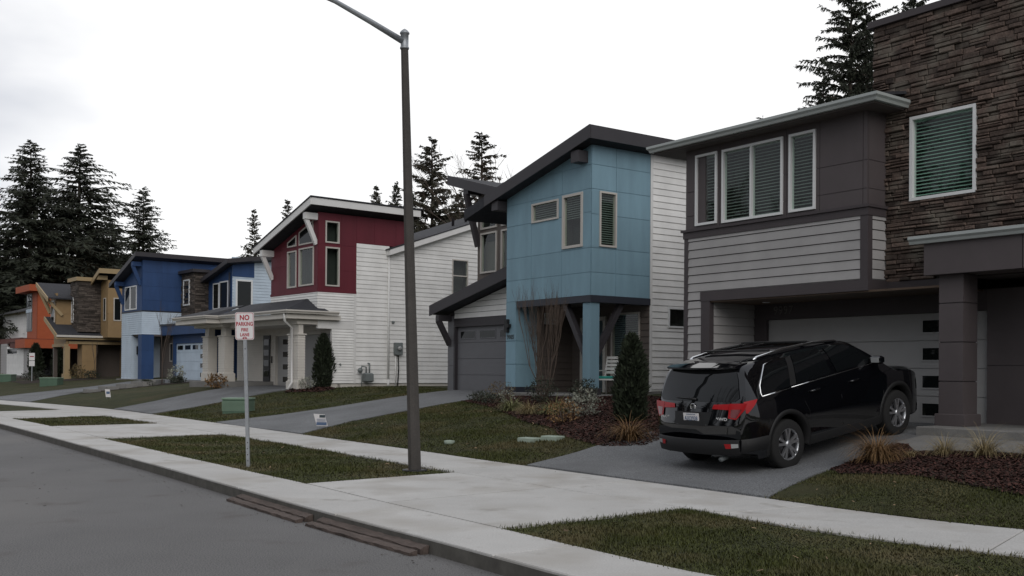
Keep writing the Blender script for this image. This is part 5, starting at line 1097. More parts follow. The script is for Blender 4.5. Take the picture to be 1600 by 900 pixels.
def far_sign():
    x, y = -33.6, 71.3; r = empty('street_sign', (x, y, .12), 0, 'small white street sign on thin post far left beside green box', 'sign')
    MB().box(-.03, .03, -.02, .02, 0, 2.55).build('post', m_['galv'], r); p = MB().box(-.2, .2, -.03, -.022, 2.1, 2.62).build('panel', m_['sign_white'], r); MB().box(-.14, .14, -.034, -.031, 2.34, 2.40).build('lettering', m_['sign_red'], p)
    MB().box(-.2, .2, -.03, -.022, 1.7, 2.06).build('panel', m_['sign_white'], r)
far_sign()
def util_box(loc, rz, w, d, h, label, ribs=True):
    r = empty('utility_box', loc, rz, label, 'utility box', 'green utility boxes in the front yards')
    MB().box(-w / 2, w / 2, -d / 2, d / 2, -.1, h - .05, bev=.015).build('cabinet', m_['util_green'], r)
    MB().box(-w / 2 - .03, w / 2 + .03, -d / 2 - .03, d / 2 + .03, h - .06, h, bev=.012).build('lid', m_['util_top'], r)
    if ribs:
        for i in range(9):
            z = .05 + i * (h - .14) / 9; MB().box(-w / 2 - .018, w / 2 + .018, -d / 2 - .018, d / 2 + .018, z, z + .022).build('rib', m_['util_top'], r)
x, y = -9.05, 33.75; util_box((x, y, H(x, y)), R_(-6), .84, .65, .48, 'ribbed light green utility box on lawn beside the no parking sign post')
util_box((-29.6, 65.5, H(-29.6, 65.5)), R_(-3), 1.15, .8, .52, 'plain green utility box in front of ochre house porch', False); util_box((-36.6, 73.6, H(-36.6, 73.6)), 0, 1.2, .8, .55, 'plain green utility box cut by the left picture edge', False)
# loose wooden ramp planks lying against the kerb
def plank(p0, p1, z, w, h, label, tilt=0):
    a, b = Vector((*p0, 0)), Vector((*p1, 0)); d = (b - a); L = d.length; r = empty('ramp_plank', (a + b) / 2 + Vector((0, 0, z)), math.atan2(d.y, d.x), label, 'plank', 'wooden ramp planks along the kerb')
    rg = random.Random(int(L * 1000 + z * 100)); mb = MB(); n = 24; rings = []
    for i in range(n + 1):
        x = -L / 2 + L * i / n; j = lambda s: rg.uniform(-s, s); rings.append([(x + (j(.02) if i in (0, n) else 0), -w / 2 + j(.008), 0), (x, w / 2 + j(.006), 0), (x, w / 2 + j(.006), h + tilt + j(.004)), (x, 0, h + tilt * .6 + j(.005)), (x, -w / 2 + j(.008), h + j(.006))])
    for A, B in zip(rings[:-1], rings[1:]): mb.add(A + B, [(k, (k + 1) % 5, 5 + (k + 1) % 5, 5 + k) for k in range(5)])
    mb.add(rings[0] + rings[-1], [(0, 1, 2, 3, 4), (5, 6, 7, 8, 9)]); mb.build('timber', m_['old_wood'], r)
def kat(p, off):
    i = np.argmin(((cCURB - np.array(p)) ** 2).sum(1)); t = cCURB[min(i + 1, len(cCURB) - 1)] - cCURB[max(i - 1, 0)]; t = t / np.hypot(*t); n = np.array([t[1], -t[0]]); n = n if n @ np.array([-.83, -.55]) > 0 else -n
    return tuple(cCURB[i] + n * off)
k0, k1, k2, k3 = (-3.52, 13.5), (-2.18, 11.64), (-2.06, 11.46), (-.72, 9.64)
plank(kat(k0, .065), kat(k1, .065), 0, .085, .055, 'upper weathered plank of the far ramp pair against kerb', .03); plank(kat(k0, .185), kat(k1, .19), 0, .085, .03, 'lower weathered plank of the far ramp pair on road', .02)
plank(kat(k2, .065), kat(k3, .065), 0, .085, .055, 'upper weathered plank of the near ramp pair against kerb', .03); plank(kat(k2, .19), kat(k3, .185), 0, .085, .03, 'lower weathered plank of the near ramp pair on road', .02)
# small yard things
def yard_sign(xy, rz, w, h, label, kind=0, lean=.0):
    x, y = xy; r = empty('yard_sign', (x, y, H(x, y) - .02), rz, label, 'sign')
    MB().box(-w * .35, -w * .35 + .008, -.004, .004, -.05, .18).box(w * .35, w * .35 + .008, -.004, .004, -.05, .18).build('stake', m_['galv'], r)
    p = MB().prism([(-w / 2, -.01, .10), (w / 2, -.01, .10), (w / 2, 0, .10), (-w / 2, 0, .10)], [(-w / 2 + lean, -.01, .10 + h), (w / 2 + lean, -.01, .10 + h - .01), (w / 2 + lean, 0, .10 + h - .01), (-w / 2 + lean, 0, .10 + h)]).build('panel', m_['sign_white'], r)
    l = lambda z: lean * (z - .1) / h
    if kind == 0:
        MB().box(-w * .05 + l(.3), w * .46 + l(.3), -.016, -.011, .10 + h * .70, .10 + h * .92).build('print_block', m_['num_dark'], p); MB().box(-w * .46 + l(.16), w * .46 + l(.16), -.016, -.011, .12, .10 + h * .32).build('print_block', m_['sign_blue'], p)
        for i in range(3): MB().box(-w * .40 + l(.2), w * .40 + l(.2), -.016, -.011, .10 + h * (.38 + i * .09), .10 + h * (.41 + i * .09)).build('print_line', m_['sign_blue'], p)
    else: MB().box(-w * .35 + l(.2), w * .35 + l(.2), -.016, -.011, .10 + h * .4, .10 + h * .7).build('print_block', m_['sign_blue'], p)
yard_sign(HB.w(-3.05, -6.15), R_(-12), .29, .30, 'small blue and white yard sign beside blue house driveway', 0, -.09); yard_sign((-17.3, 43.7), R_(-5), .22, .34, 'small white yard sign by royal house driveway stones', 1, -.05)
def alarm():
    x, y = HB.w(-4.25, .55); r = empty('alarm_sign', (x, y, H(x, y)), R_(-10), 'small red shield shaped alarm sign on stake by blue house garage', 'sign')
    MB().box(-.008, .008, 0, .012, -.05, .45).build('stake', m_['galv'], r)
    sh_ = [(-.1, .72), (-.1, .55), (0, .40), (.1, .55), (.1, .72), (0, .76)]
    p = MB().prism([(x, 0, z) for x, z in sh_], [(x, -.012, z) for x, z in sh_]).build('panel', m_['sign_white'], r)
    MB().prism([(x * .82, -.012, .58 + (z - .58) * .85) for x, z in sh_], [(x * .82, -.018, .58 + (z - .58) * .85) for x, z in sh_]).build('shield', m_['sign_red'], p); MB().box(-.05, .05, -.022, -.0185, .61, .65).build('print_line', m_['sign_white'], p)
alarm()
for i, (a, b, lab) in enumerate(((4.35, -5.15, 'left of two pale green valve box lids in the lawn'), (4.62, -4.78, 'right of two pale green valve box lids in the lawn'))):
    x, y = HB.w(a, b); r = empty('valve_box', (x, y, H(x, y)), HB.rz + .3, lab, 'valve box', 'valve box lids in the blue house lawn'); MB().box(-.19, .19, -.14, .14, -.05, .075, bev=.012).build('lid', m_['lid_green'], r)
x, y = HB.w(2.9, -6.1); r = empty('valve_box', (x, y, H(x, y)), HB.rz, 'small round pale lid alone in the lawn', 'valve box'); MB().lathe([(.10, -.02), (.11, .06), (.03, .07)], n=14).build('lid', m_['lid_green'], r)
def chair():
    x, y = HB.w(-.42, 1.05); r = empty('porch_chair', (x, y, 1.13), HB.rz + R_(205), 'white slatted porch chair with teal seat cushion behind blue post', 'chair')
    for sx in (-.27, .27):
        MB().tube([(sx, .27, .0), (sx, .24, .42), (sx, .26, .62)], .022, 8).build('leg', m_['chair_white'], r); MB().tube([(sx, -.36, .0), (sx, -.24, .38), (sx, -.30, .65), (sx, -.40, 1.0)], .022, 8).build('leg', m_['chair_white'], r)
        MB().bar((sx, .30, .63), (sx, -.30, .65), .06, .025).build('armrest', m_['chair_white'], r)
    MB().box(-.27, .27, -.25, .27, .38, .42).build('seat', m_['chair_white'], r); MB().box(-.25, .25, -.24, .26, .42, .49, bev=.02).build('cushion', m_['teal'], r)
    for i in range(5):
        z = .56 + i * .10; yb = -.28 - (z - .56) * .27; MB().box(-.27, .27, yb - .012, yb + .012, z, z + .07).build('slat', m_['chair_white'], r)
chair()

# ------------------------------------------------------------------ planting: beds, turf, shrubs
def inpoly(P, poly):
    P = np.asarray(P); x, y = P[:, 0], P[:, 1]; c = np.zeros(len(P), bool); q = np.asarray(poly); j = len(q) - 1
    for i in range(len(q)):
        xi, yi, xj, yj = *q[i], *q[j]; k = ((yi > y) != (yj > y)) & (x < (xj - xi) * (y - yi) / (yj - yi + 1e-12) + xi); c ^= k; j = i
    return c
def scatter(poly, dens, seed, excl=()):
    rg = np.random.default_rng(seed); q = np.asarray(poly); lo, hi = q.min(0), q.max(0); n = int((hi - lo).prod() * dens); P = rg.uniform(lo, hi, (n, 2)); k = inpoly(P, poly)
    for e_ in excl: k &= ~inpoly(P, e_)
    return P[k], rg
def turf(name, poly, dens, hgt, seed, z=None, excl=(), bm_='blade', parent=None, width=.006):
    P, rg = scatter(poly, dens, seed, excl); n = len(P)
    if not n: return
    zz = Hn(P) if z is None else np.full(n, z)
    a = rg.uniform(0, 2 * np.pi, n); h = hgt * rg.uniform(.5, 1.25, n); ln = h * rg.uniform(.2, .9, n); w = width * rg.uniform(.7, 1.6, n)
    patchy = .7 + .5 * np.sin(P[:, 0] * 1.7 + np.sin(P[:, 1] * 2.3)) * np.sin(P[:, 1] * 1.9 + 1.3); h = h * np.clip(patchy, .45, 1.2)
    b = np.c_[P, zz - .004]; d = np.c_[np.cos(a), np.sin(a), np.zeros(n)]; s = np.c_[-np.sin(a), np.cos(a), np.zeros(n)]
    V = np.empty((n, 3, 3)); V[:, 0] = b - s * w[:, None]; V[:, 1] = b + s * w[:, None]; V[:, 2] = b + d * ln[:, None]; V[:, 2, 2] += h
    npmesh(name, V.reshape(-1, 3), np.arange(n * 3).reshape(-1, 3), m_[bm_], kind='stuff')
def flakes(name, poly, dens, size, seed, mtl, z=None, dz=.01, tilt=.5, excl=(), elong=2.5):
    P, rg = scatter(poly, dens, seed, excl); n = len(P)
    if not n: return
    zz = (Hn(P) if z is None else np.full(n, z)) + dz
    a = rg.uniform(0, 2 * np.pi, n); L = size * rg.uniform(.5, 1.5, n); w = L / elong * rg.uniform(.6, 1.4, n); d = np.c_[np.cos(a), np.sin(a), rg.uniform(-tilt, tilt, n)]; s = np.c_[-np.sin(a), np.cos(a), rg.uniform(-tilt, tilt, n)]
    c = np.c_[P, zz + rg.uniform(0, size * tilt, n)]; V = np.stack([c - d * L[:, None] - s * w[:, None], c + d * L[:, None] - s * w[:, None] * .7, c + d * L[:, None] * .9 + s * w[:, None], c - d * L[:, None] * .8 + s * w[:, None]], 1)
    npmesh(name, V.reshape(-1, 3), np.arange(n * 4).reshape(-1, 4), mtl, kind='stuff')
bed_g = dloc(HG, [(1.62, -1.55), (1.90, -3.6), (2.3, -3.95), (3.47, -3.95), (4.4, -4.25), (5.6, -4.5), (8, -4.6), (8, -2.55), (2.4, -2.35), (1.85, -1.6)])
walk_g = dloc(HG, [(1.55, -1.5), (1.85, -1.62), (2.4, -2.3), (8, -2.5), (8, -.62), (1.5, -.62)])
bed_b = dloc(HB, [(-3.8, -1.6), (-1.2, -2.4), (.6, -3.1), (2.2, -3.75), (3.6, -4.0), (4.4, -4.45), (6.1, -4.75), (6.75, -4.3), (5.9, -1.6), (4.6, 1.0), (.3, 1.0), (.3, -.3), (-3.3, -.3), (-3.85, .6)])
bed_r = dloc(HR, [(-.5, -.9), (.3, -1.5), (1.3, -.6), (.9, .3), (.1, .55), (-.5, .5)])
bed_l = dloc(HL, [(5.7, -.5), (7.2, -2.2), (9.6, -5.6), (10.6, -6.6), (11.0, -5.9), (9.0, -2.0), (8, .5), (6.5, .8)])
bed_y = dloc(HY, [(-4, -2.6), (1.5, -2.8), (3.0, .5), (3.2, 3.0), (1.2, 3.2), (.6, 0), (-4, -.6)])
bed_o = dloc(HO, [(-16, -6.5), (2.5, -6.5), (5.5, -2), (3, 2), (.6, 0), (-16, -1.5)])
for b_, mt in ((bed_g, 'soil'), (bed_b, 'soil'), (bed_r, 'soil'), (bed_l, 'soil'), (bed_y, 'soil'), (bed_o, 'soil')): drape('planting_bed', b_, m_[mt], .018, step=.5, kind='structure')
drape('front_walk', walk_g, m_['concrete_dark'], .03, step=.5, skirt=.06, kind='structure')
flakes('mulch', bed_g, 2200, .02, 1, m_['mulch'], dz=.022); flakes('mulch', bed_b, 1300, .024, 2, m_['mulch'], dz=.022); flakes('mulch', bed_r, 300, .05, 3, m_['mulch'], dz=.022)
lawn_g = between(cSWF, (3.3, 12.9), (10, 8.9)) + dloc(HG, [(9, -4.6), (5.6, -4.5), (4.4, -4.25), (3.47, -3.95), (2.3, -3.95), (1.98, -3.75)])
lawn_b = between(cSWF, (-5.05, 24.8), (.2, 17.15)) + dloc(HG, [(-3.48, -3.4), (-3.62, -.6)]) + dloc(HB, [(6.75, -4.3), (6.1, -4.75), (4.4, -4.45), (3.6, -4.0), (2.2, -3.75), (.6, -3.1), (-1.2, -2.4), (-3.8, -1.6), (-3.6, -5.0)])
lawn_r = between(cSWF, (-12.25, 34.95), (-8.6, 29.8)) + dloc(HB, [(-9.05, -5), (-9.15, -1.5), (-9.6, 1.6)]) + dloc(HR, [(7, 3), (.2, 4), (.2, .6), (.9, .3), (1.3, -.6), (.3, -1.5), (-.2, -1.6), (-.05, -4.5)])
turf('turf_blades', lawn_g, 3000, .032, 11); turf('turf_blades', lawn_b, 1500, .045, 12, width=.008); turf('turf_blades', lawn_r, 500, .05, 13, width=.012)
turf('turf_blades', strips[0], 3800, .036, 14, z=.127, excl=([(6, 0), (40, 0), (40, 12), (6, 12)],)); turf('turf_blades', strips[1], 1500, .045, 15, z=.127, width=.008); turf('turf_blades', strips[2], 500, .05, 16, z=.127, width=.012)
for i, (p_, z_) in enumerate(((lawn_g, None), (lawn_b, None), (strips[0], .135), (strips[1], .135))): flakes('leaf_litter', p_, 3.0, .022, 30 + i, m_['leaf_litter'], z=z_, dz=.03, excl=([(6, 0), (40, 0), (40, 12), (6, 12)],))
flakes('leaf_litter', DRV['g'], 1.2, .015, 41, m_['dirt'], dz=.03, tilt=.2); gut = [tuple(p) for p in cCURB[60:130]] + [kat(tuple(p), .45) for p in cCURB[60:130]][::-1]
flakes('kerb_debris', gut, 45, .010, 42, m_['dirt'], z=.004, dz=.003, tilt=.3); flakes('kerb_debris', [(-9, 20), (-3.6, 12.2), (-5.5, 11), (-12, 19)], 1.5, .018, 43, m_['dirt'], z=.004, dz=.004, tilt=.3)
swp = [tuple(p) for p in between(cSWF, (-8, 29), (10, 8.8))] + between(cSWN, (10, 7.3), (-8, 26.2)); flakes('leaf_litter', swp, .8, .014, 44, m_['dirt'], z=.157, dz=.004, tilt=.15)

def edge_grass(poly, z, seed, per_m=90, hgt=.045, reach=.025):
    rg = np.random.default_rng(seed); q = np.asarray(poly); nx = np.roll(q, -1, 0); ln = np.hypot(*(nx - q).T); V = []
    for a, b, l in zip(q, nx, ln):
        if l > 3 or (a[0] > 6.5): continue
        n = max(1, int(l * per_m * rg.uniform(.3, 1.3))); t = rg.uniform(0, 1, n)[:, None]; P = a + (b - a) * t + rg.normal(0, reach, (n, 2)); zz = Hn(P) if z is None else np.full(n, z); an = rg.uniform(0, 6.283, n)
        s_ = np.c_[-np.sin(an), np.cos(an), np.zeros(n)] * .006; d = np.c_[np.cos(an), np.sin(an), np.zeros(n)] * (hgt * rg.uniform(.3, 1.2, n))[:, None]; c = np.c_[P, zz]
        tip = c + d; tip[:, 2] += hgt * rg.uniform(.5, 1.3, n); V.append(np.stack([c - s_, c + s_, tip], 1))
    V = np.concatenate(V).reshape(-1, 3); npmesh('edge_grass', V, np.arange(len(V)).reshape(-1, 3), m_['blade'], kind='stuff')
for i, (p_, z_) in enumerate(((strips[0], .135), (strips[1], .135), (strips[2], .135), (lawn_g, None), (lawn_b, None))): edge_grass(p_, z_, 80 + i)
def tuft(name, loc, rad, hgt, nb, mtl, label, cat='grass plant', group=None, seed=1, spread=1.15, w=.006, droop=1.15):
    rg = np.random.default_rng(seed); V = []; F = []; k = 4
    k = 6; a = rg.uniform(0, 2 * np.pi, nb); r0 = rad * .28 * rg.uniform(0, 1, nb) ** .5; L = hgt * 1.45 * rg.uniform(.45, 1.1, nb)
    for i in range(nb):
        d = np.array([math.cos(a[i]), math.sin(a[i]), 0]); s = np.array([-d[1], d[0], 0]); p = d * r0[i]; base = len(V); el = R_(rg.uniform(48, 92) - 55 * r0[i] / rad); bend = rg.uniform(.12, .42) * droop; tw = rg.uniform(-.35, .35)
        for j in range(k):
            t = j / (k - 1); ww = w * (1 - .8 * t); V += [p - s * ww, p + s * ww]
            st = L[i] / (k - 1); p = p + (d * math.cos(el) + s * tw * t * math.cos(el) + np.array([0, 0, math.sin(el)])) * st; p[2] = max(p[2], .01); el -= bend * (1 + t)
        for j in range(k - 1): F.append((base + 2 * j, base + 2 * j + 1, base + 2 * j + 3, base + 2 * j + 2))
    o = npmesh(name, V, F, mtl); o.location = loc; o.rotation_euler.z = seed
    return tag(o, label, cat, group)
def at(h, x, y, dz=.0): a, b = h.w(x, y); return (a, b, H(a, b) + dz)
tuft('ornamental_grass', at(HG, 2.28, -3.05), .34, .46, 1000, m_['rust_grass'], 'large tawny ornamental grass clump beside SUV front wheel', seed=2, w=.004); tuft('ornamental_grass', at(HG, 2.62, -2.75), .22, .14, 160, m_['straw'], 'low flattened straw grass clump in mulch', seed=3, w=.004)
tuft('ornamental_grass', at(HG, 3.05, -2.62), .24, .34, 260, m_['straw'], 'small straw grass clump nearest the porch pillar', seed=4, w=.0035, spread=.7); tuft('ornamental_grass', at(HG, 3.62, -2.60), .30, .40, 340, m_['straw'], 'larger straw grass clump right of the small one', seed=5, w=.0035, spread=.8); tuft('ornamental_grass', at(HG, 4.30, -2.62), .30, .36, 300, m_['straw'], 'straw grass clump cut by right picture edge', seed=6, w=.0035)
for i, (x, y, rr_, hh, mt, lab) in enumerate(((.35, -2.75, .50, .36, 'green_grass', 'yellow green grass clump at left end of blue house bed'), (1.35, -2.95, .42, .30, 'straw', 'low pale grass clump between two rounder clumps in blue house bed'), (2.05, -2.75, .52, .42, 'green_grass', 'rounded yellow green grass clump in front of blue porch post'), (6.05, -4.05, .40, .48, 'rust_grass', 'rusty grass clump beside the SUV rear bumper'))):
    tuft('ornamental_grass', at(HB, x, y), rr_, hh, 420, m_[mt], lab, seed=20 + i, w=.008)
def bush(name, loc, rx, rz, n, size, mtl, label, seed=1, cat='shrub', up=.3, stems=True, hollow=.35, group=None, parent=None):
    rg = np.random.default_rng(seed); d = rg.normal(size=(n, 3)); d /= np.linalg.norm(d, axis=1)[:, None]; r = rg.uniform(hollow, 1, n) ** .6
    lump = 1 + .22 * np.sin(d[:, 0] * 5 + seed) * np.sin(d[:, 1] * 6 + 2 * seed) + .12 * np.sin(d[:, 2] * 9)
    c = d * (r * lump)[:, None] * np.array([rx, rx, rz]) + np.array([0, 0, rz * .95]); c[:, 2] = np.maximum(c[:, 2], .02)
    o = d + rg.normal(size=(n, 3)) * .7 + np.array([0, 0, up]); o /= np.linalg.norm(o, axis=1)[:, None]; s = np.cross(o, rg.normal(size=(n, 3))); s /= np.linalg.norm(s, axis=1)[:, None]; L = size * rg.uniform(.6, 1.4, n)
    V = np.stack([c - s * (L * .35)[:, None], c + o * L[:, None] * .5 + s * (L * .1)[:, None], c + o * L[:, None], c + s * (L * .35)[:, None]], 1).reshape(-1, 3); F = np.arange(n * 4).reshape(-1, 4)
    root = empty(name, loc, 0, label, cat, group)
    npmesh('foliage', V, F, mtl, root)
    if stems:
        mb = MB(); rr_ = random.Random(seed)
        for i in range(6): a = rr_.uniform(0, 6.3); mb.tube([(0, 0, -.05), (rx * .3 * math.cos(a), rx * .3 * math.sin(a), rz * .8), (rx * .6 * math.cos(a), rx * .6 * math.sin(a), rz * 1.4)], [.015, .01, .004], 4)
        mb.build('stems', m_['twig'], root)
    return root
bush('silver_shrub', at(HB, 3.05, -2.7), .38, .30, 700, .06, m_['silver_leaf'], 'grey leaved shrub with pale flower heads in front of columnar evergreen', 31); bush('dry_shrub', at(HB, 3.3, -3.5), .40, .26, 500, .06, m_['rust_grass'], 'brown dry low shrub in mulch in front of columnar evergreen', 32)
bush('dark_shrub', at(HB, -.05, -1.55), .40, .34, 700, .06, m_['dark_leaf'], 'dark rounded shrub in front of blue house porch step', 33); bush('dark_shrub', at(HB, 1.35, -1.3), .36, .30, 600, .06, m_['dark_leaf'], 'dark low shrub right of the bare multi stem tree', 34)
bush('dark_shrub', at(HB, .75, -.9), .33, .27, 500, .06, m_['dark_leaf'], 'dark low shrub directly before the blue porch post', 35); bush('pale_shrub', at(HB, 1.1, .5), .30, .28, 450, .06, m_['silver_leaf'], 'pale shrub beneath the white porch chair', 36); bush('flower_stalks', at(HB, -.75, -2.1), .20, .26, 200, .05, m_['silver_leaf'], 'tall pale dried flower stalks at edge of blue house bed', 37)
for i, (x, y) in enumerate(((-3.4, -1.15), (-2.9, -1.5), (-2.3, -1.7), (-1.7, -1.9))): bush('groundcover_shrub', at(HB, x, y), .34, .13, 260, .06, m_['dark_leaf'], ('first', 'second', 'third', 'fourth')[i] + ' dark trailing shrub along bed edge counted from blue house garage', 40 + i, group='trailing groundcover by the blue house driveway')
bush('dry_shrub', at(HB, -3.0, -.75), .42, .25, 400, .05, m_['olive_leaf'], 'brownish twiggy shrub at foot of alarm sign', 45)
def arborvitae(loc, rx, hgt, n, label, seed, size=.11):
    rg = np.random.default_rng(seed); t = rg.uniform(0, 1, n) ** .85; prof = np.interp(t, [0, .08, .35, .7, .9, 1], [.62, .9, 1, .78, .42, .06]); a = rg.uniform(0, 2 * np.pi, n); f = rg.uniform(.55, 1.05, n) * (1 + .12 * np.sin(3 * a + 7 * t + seed))
    c = np.c_[np.cos(a) * prof * rx * f, np.sin(a) * prof * rx * f, t * hgt]; o = np.c_[np.cos(a) * .6, np.sin(a) * .6, np.full(n, 1.0)] + rg.normal(size=(n, 3)) * .35; o /= np.linalg.norm(o, axis=1)[:, None]
    s = np.cross(o, rg.normal(size=(n, 3))); s /= np.linalg.norm(s, axis=1)[:, None]; L = size * rg.uniform(.5, 1.4, n)
    V = np.stack([c - s * (L * .25)[:, None], c + s * (L * .25)[:, None], c + o * L[:, None]], 1).reshape(-1, 3); r = empty('columnar_evergreen', loc, 0, label, 'evergreen shrub')
    npmesh('foliage', V, np.arange(n * 3).reshape(-1, 3), m_['arbor'], r); MB().tube([(0, 0, -.1), (0, 0, hgt * .85)], [.05, .01], 6).build('trunk', m_['bark'], r)
    MB().lathe([(rx * .3, .1), (rx * .55, hgt * .3), (rx * .45, hgt * .65), (.02, hgt * .93)], n=10).build('inner_foliage', m_['arbor'], r)
arborvitae((2.50, 21.3, H(2.5, 21.3)), .33, 1.78, 8000, 'tall dark columnar evergreen between blue house and SUV', 3); x, y = HR.w(-.15, .35); arborvitae((x, y, H(x, y)), .40, 2.05, 4000, 'dark columnar evergreen beside red house porch pier', 4)
bush('pale_shrub', at(HR, .25, -.55), .28, .26, 250, .08, m_['silver_leaf'], 'small pale shrub at foot of evergreen by red house', 51)
arborvitae((-36.7, 78.5, .9), .55, 2.6, 1500, 'left of two columnar evergreens before orange house', 5, .2); arborvitae((-35.4, 79.5, .9), .5, 2.7, 1500, 'right of two columnar evergreens before orange house', 6, .2)
bush('golden_shrub', at(HY, .9, .9), .55, .50, 500, .12, m_['olive_leaf'], 'golden brown rounded shrub by ochre porch wall', 52)
for i, (h_, x, y, r_, z_, mt, lab) in enumerate(((HY, -1.2, -1.5, .8, .35, 'dark_leaf', 'dark shrub mass left of the ochre porch post'), (HY, 1.9, 1.6, .6, .3, 'dark_leaf', 'dark low shrub right of golden brown shrub'), (HO, -7, -4, 1.6, .5, 'dark_leaf', 'dark shrub mass before the far white garage'), (HO, 1.5, -4, 1.3, .45, 'olive_leaf', 'brownish shrub mass before the orange porch'), (HL, 6.4, -.2, .5, .5, 'silver_leaf', 'pale green shrub beside royal house garage door'), (HR, -5.9, -1.5, .5, .3, 'rust_grass', 'dry brown shrub beside red house entry pier'), (HL, 7.6, -.6, .4, .2, 'dark_leaf', 'low dark plant in bed between two far driveways'), (HL, 8.6, -2.6, .35, .16, 'dark_leaf', 'low dark plant by stone steps between far driveways'))):
    bush('shrub', at(h_, x, y), r_, z_, 420, .12, m_[mt], lab, 60 + i)
# low stone steps between the two far driveways
for i, (x, y, w, d, hh) in enumerate(((10.4, -5.9, .9, .6, .16), (9.7, -4.9, 1.0, .7, .2), (9.1, -3.8, 1.1, .7, .22), (8.3, -2.7, 1.3, .8, .26))):
    o = MB(); rg = random.Random(70 + i); o.prism([(-w / 2 + rg.uniform(0, .1), -d / 2, -.2), (w / 2, -d / 2 + rg.uniform(0, .1), -.2), (w / 2 - rg.uniform(0, .1), d / 2, -.2), (-w / 2, d / 2, -.2)], [(-w / 2 + .08, -d / 2 + .04, hh), (w / 2 - .05, -d / 2 + .06, hh), (w / 2 - .08, d / 2 - .04, hh), (-w / 2 + .04, d / 2 - .05, hh)])
    ob = o.build('landscape_stone', m_['concrete_dark'], label=('lowest', 'second', 'third', 'topmost')[i] + ' landscape stone stepping up between the two far driveways', cat='stone', group='landscape stones between far driveways'); p = at(HL, x, y); ob.location = p; ob.rotation_euler.z = HL.rz + .2
o = MB().box(-1.6, 1.4, -.12, .12, -.3, .28, bev=.02).build('retaining_kerb', m_['concrete_dark'], label='low concrete retaining edge before the red house entry pier', cat='wall'); o.location = at(HL, 7.4, -1.6); o.rotation_euler.z = HL.rz - .5

# ------------------------------------------------------------------ trees
def conifer_mesh(seed, H_=24., R0=4.2, sparse=1.0, droop=.25, bare=.08, lay=.42, mtl='needles', spr=26, fine=1.0):
    rg = np.random.default_rng(seed); Vs = []; z = H_ * bare; tb = MB()
    tb.tube([(0, 0, -1), (rg.normal() * .05, 0, H_ * .3), (0, rg.normal() * .08, H_ * .7), (0, 0, H_)], [H_ * .013, H_ * .010, H_ * .0055, .02], 8)
    while z < H_ * .995:
        t = (z - H_ * bare) / (H_ * (1 - bare)); rad = R0 * rg.uniform(.72, 1.1) * (np.interp(t, [0, .12, .3, .6, .85, 1], [.72, .95, 1, .68, .30, .03])) * rg.uniform(.8, 1.12)
        nb = int(max(3, (4 + 4 * (1 - t)) * sparse)); az0 = rg.uniform(0, 6.28)
        for k in range(nb):
            if rg.random() > .93: continue
            az = az0 + 6.283 * k / nb + rg.normal() * .35; zl = z; z = zl + rg.uniform(-1.3, 1.3) * lay * (1 - .6 * t); L = rad * rg.uniform(.45, 1.22) * (1 + .22 * math.sin(2 * az + zl * .55 + seed)) + .12; d = np.array([math.cos(az), math.sin(az), 0.]); s = np.array([-d[1], d[0], 0.]); rise = rg.uniform(-.05, .25) + .5 * t
            m = max(8, int(spr * 2.3 * fine * (.3 + .7 * L / R0)))
            if L > .8: 
                pts = [d * L * q + np.array([0, 0, z + L * (rise * q - droop * 1.6 * q * q)]) for q in (0, .4, .75)]; tb.tube(pts, [.05, .035, .012], 3, cap=False)
            q = rg.uniform(.12, 1, m); c = d[None] * (L * q)[:, None]; c[:, 2] += z + L * (rise * q - droop * 1.6 * q * q)
            ln = (.20 + .17 * L * (1 - q * .6)) * rg.uniform(.5, 1.5, m) / fine ** .5; sg = np.where(rg.random(m) < .5, -1, 1)
            o = d[None] * rg.uniform(.3, 1.0, m)[:, None] + s[None] * (sg * rg.uniform(.2, 1.0, m))[:, None]; o[:, 2] = rg.uniform(-1.15, .2, m); o /= np.linalg.norm(o, axis=1)[:, None]
            w = np.cross(o, rg.normal(size=(m, 3))); w /= np.linalg.norm(w, axis=1)[:, None]; wd = (.022 + .085 * ln) * rg.uniform(.7, 1.5, m) / fine ** .4
            z = zl; tri = np.stack([c, c + o * (ln * .55)[:, None] + w * wd[:, None], c + o * ln[:, None], c + o * (ln * .5)[:, None] - w * wd[:, None]], 1); Vs.append(tri)
        z += lay * rg.uniform(.7, 1.3) * (1 - .45 * t)
    V = np.concatenate(Vs).reshape(-1, 3); me = npmesh('crown', V, np.arange(len(V)).reshape(-1, 4), m_[mtl]); crown = me.data; bpy.data.objects.remove(me)
    return crown, tb.mesh('trunk', m_['bark'])
CON = {'a': conifer_mesh(1, 24, 6.6, 1.25, .26, lay=.36, fine=1.7), 'b': conifer_mesh(2, 24, 5.6, 1.25, .20, lay=.36, fine=1.7), 'c': conifer_mesh(3, 20, 4.2, 1.0, .18, mtl='needles_brown', lay=.40, fine=1.8), 'd': conifer_mesh(5, 18, 5.0, 1.05, .12, lay=.42, mtl='needles_brown', spr=32, fine=1.8), 'e': conifer_mesh(6, 18, 5.0, 1.1, .14, lay=.34, mtl='needles', spr=32, fine=3.4)}
CONH = {'a': 24, 'b': 24, 'c': 20, 'd': 18, 'e': 18}
def tree(kind, x, y, top, rz, label, wid=1.0, zb=1.0, group='conifers behind the houses'):
    s = (top - zb) / CONH[kind]; r = empty('conifer_tree', (x, y, zb), rz, label, 'tree', group); r.scale = (s * wid, s * wid, s)
    for nm, me in zip(('crown', 'trunk'), CON[kind]): link(bpy.data.objects.new(nm, me), r)
def px_at(px, Y): return ((px - 800) / 1591.5 * Y, Y)
def topz(py, px, Y): return 1.75 + ((569.5 - py) / 1591.5 + .00604 - .00734 * (px - 800) / 1591.5 * -1) * Y
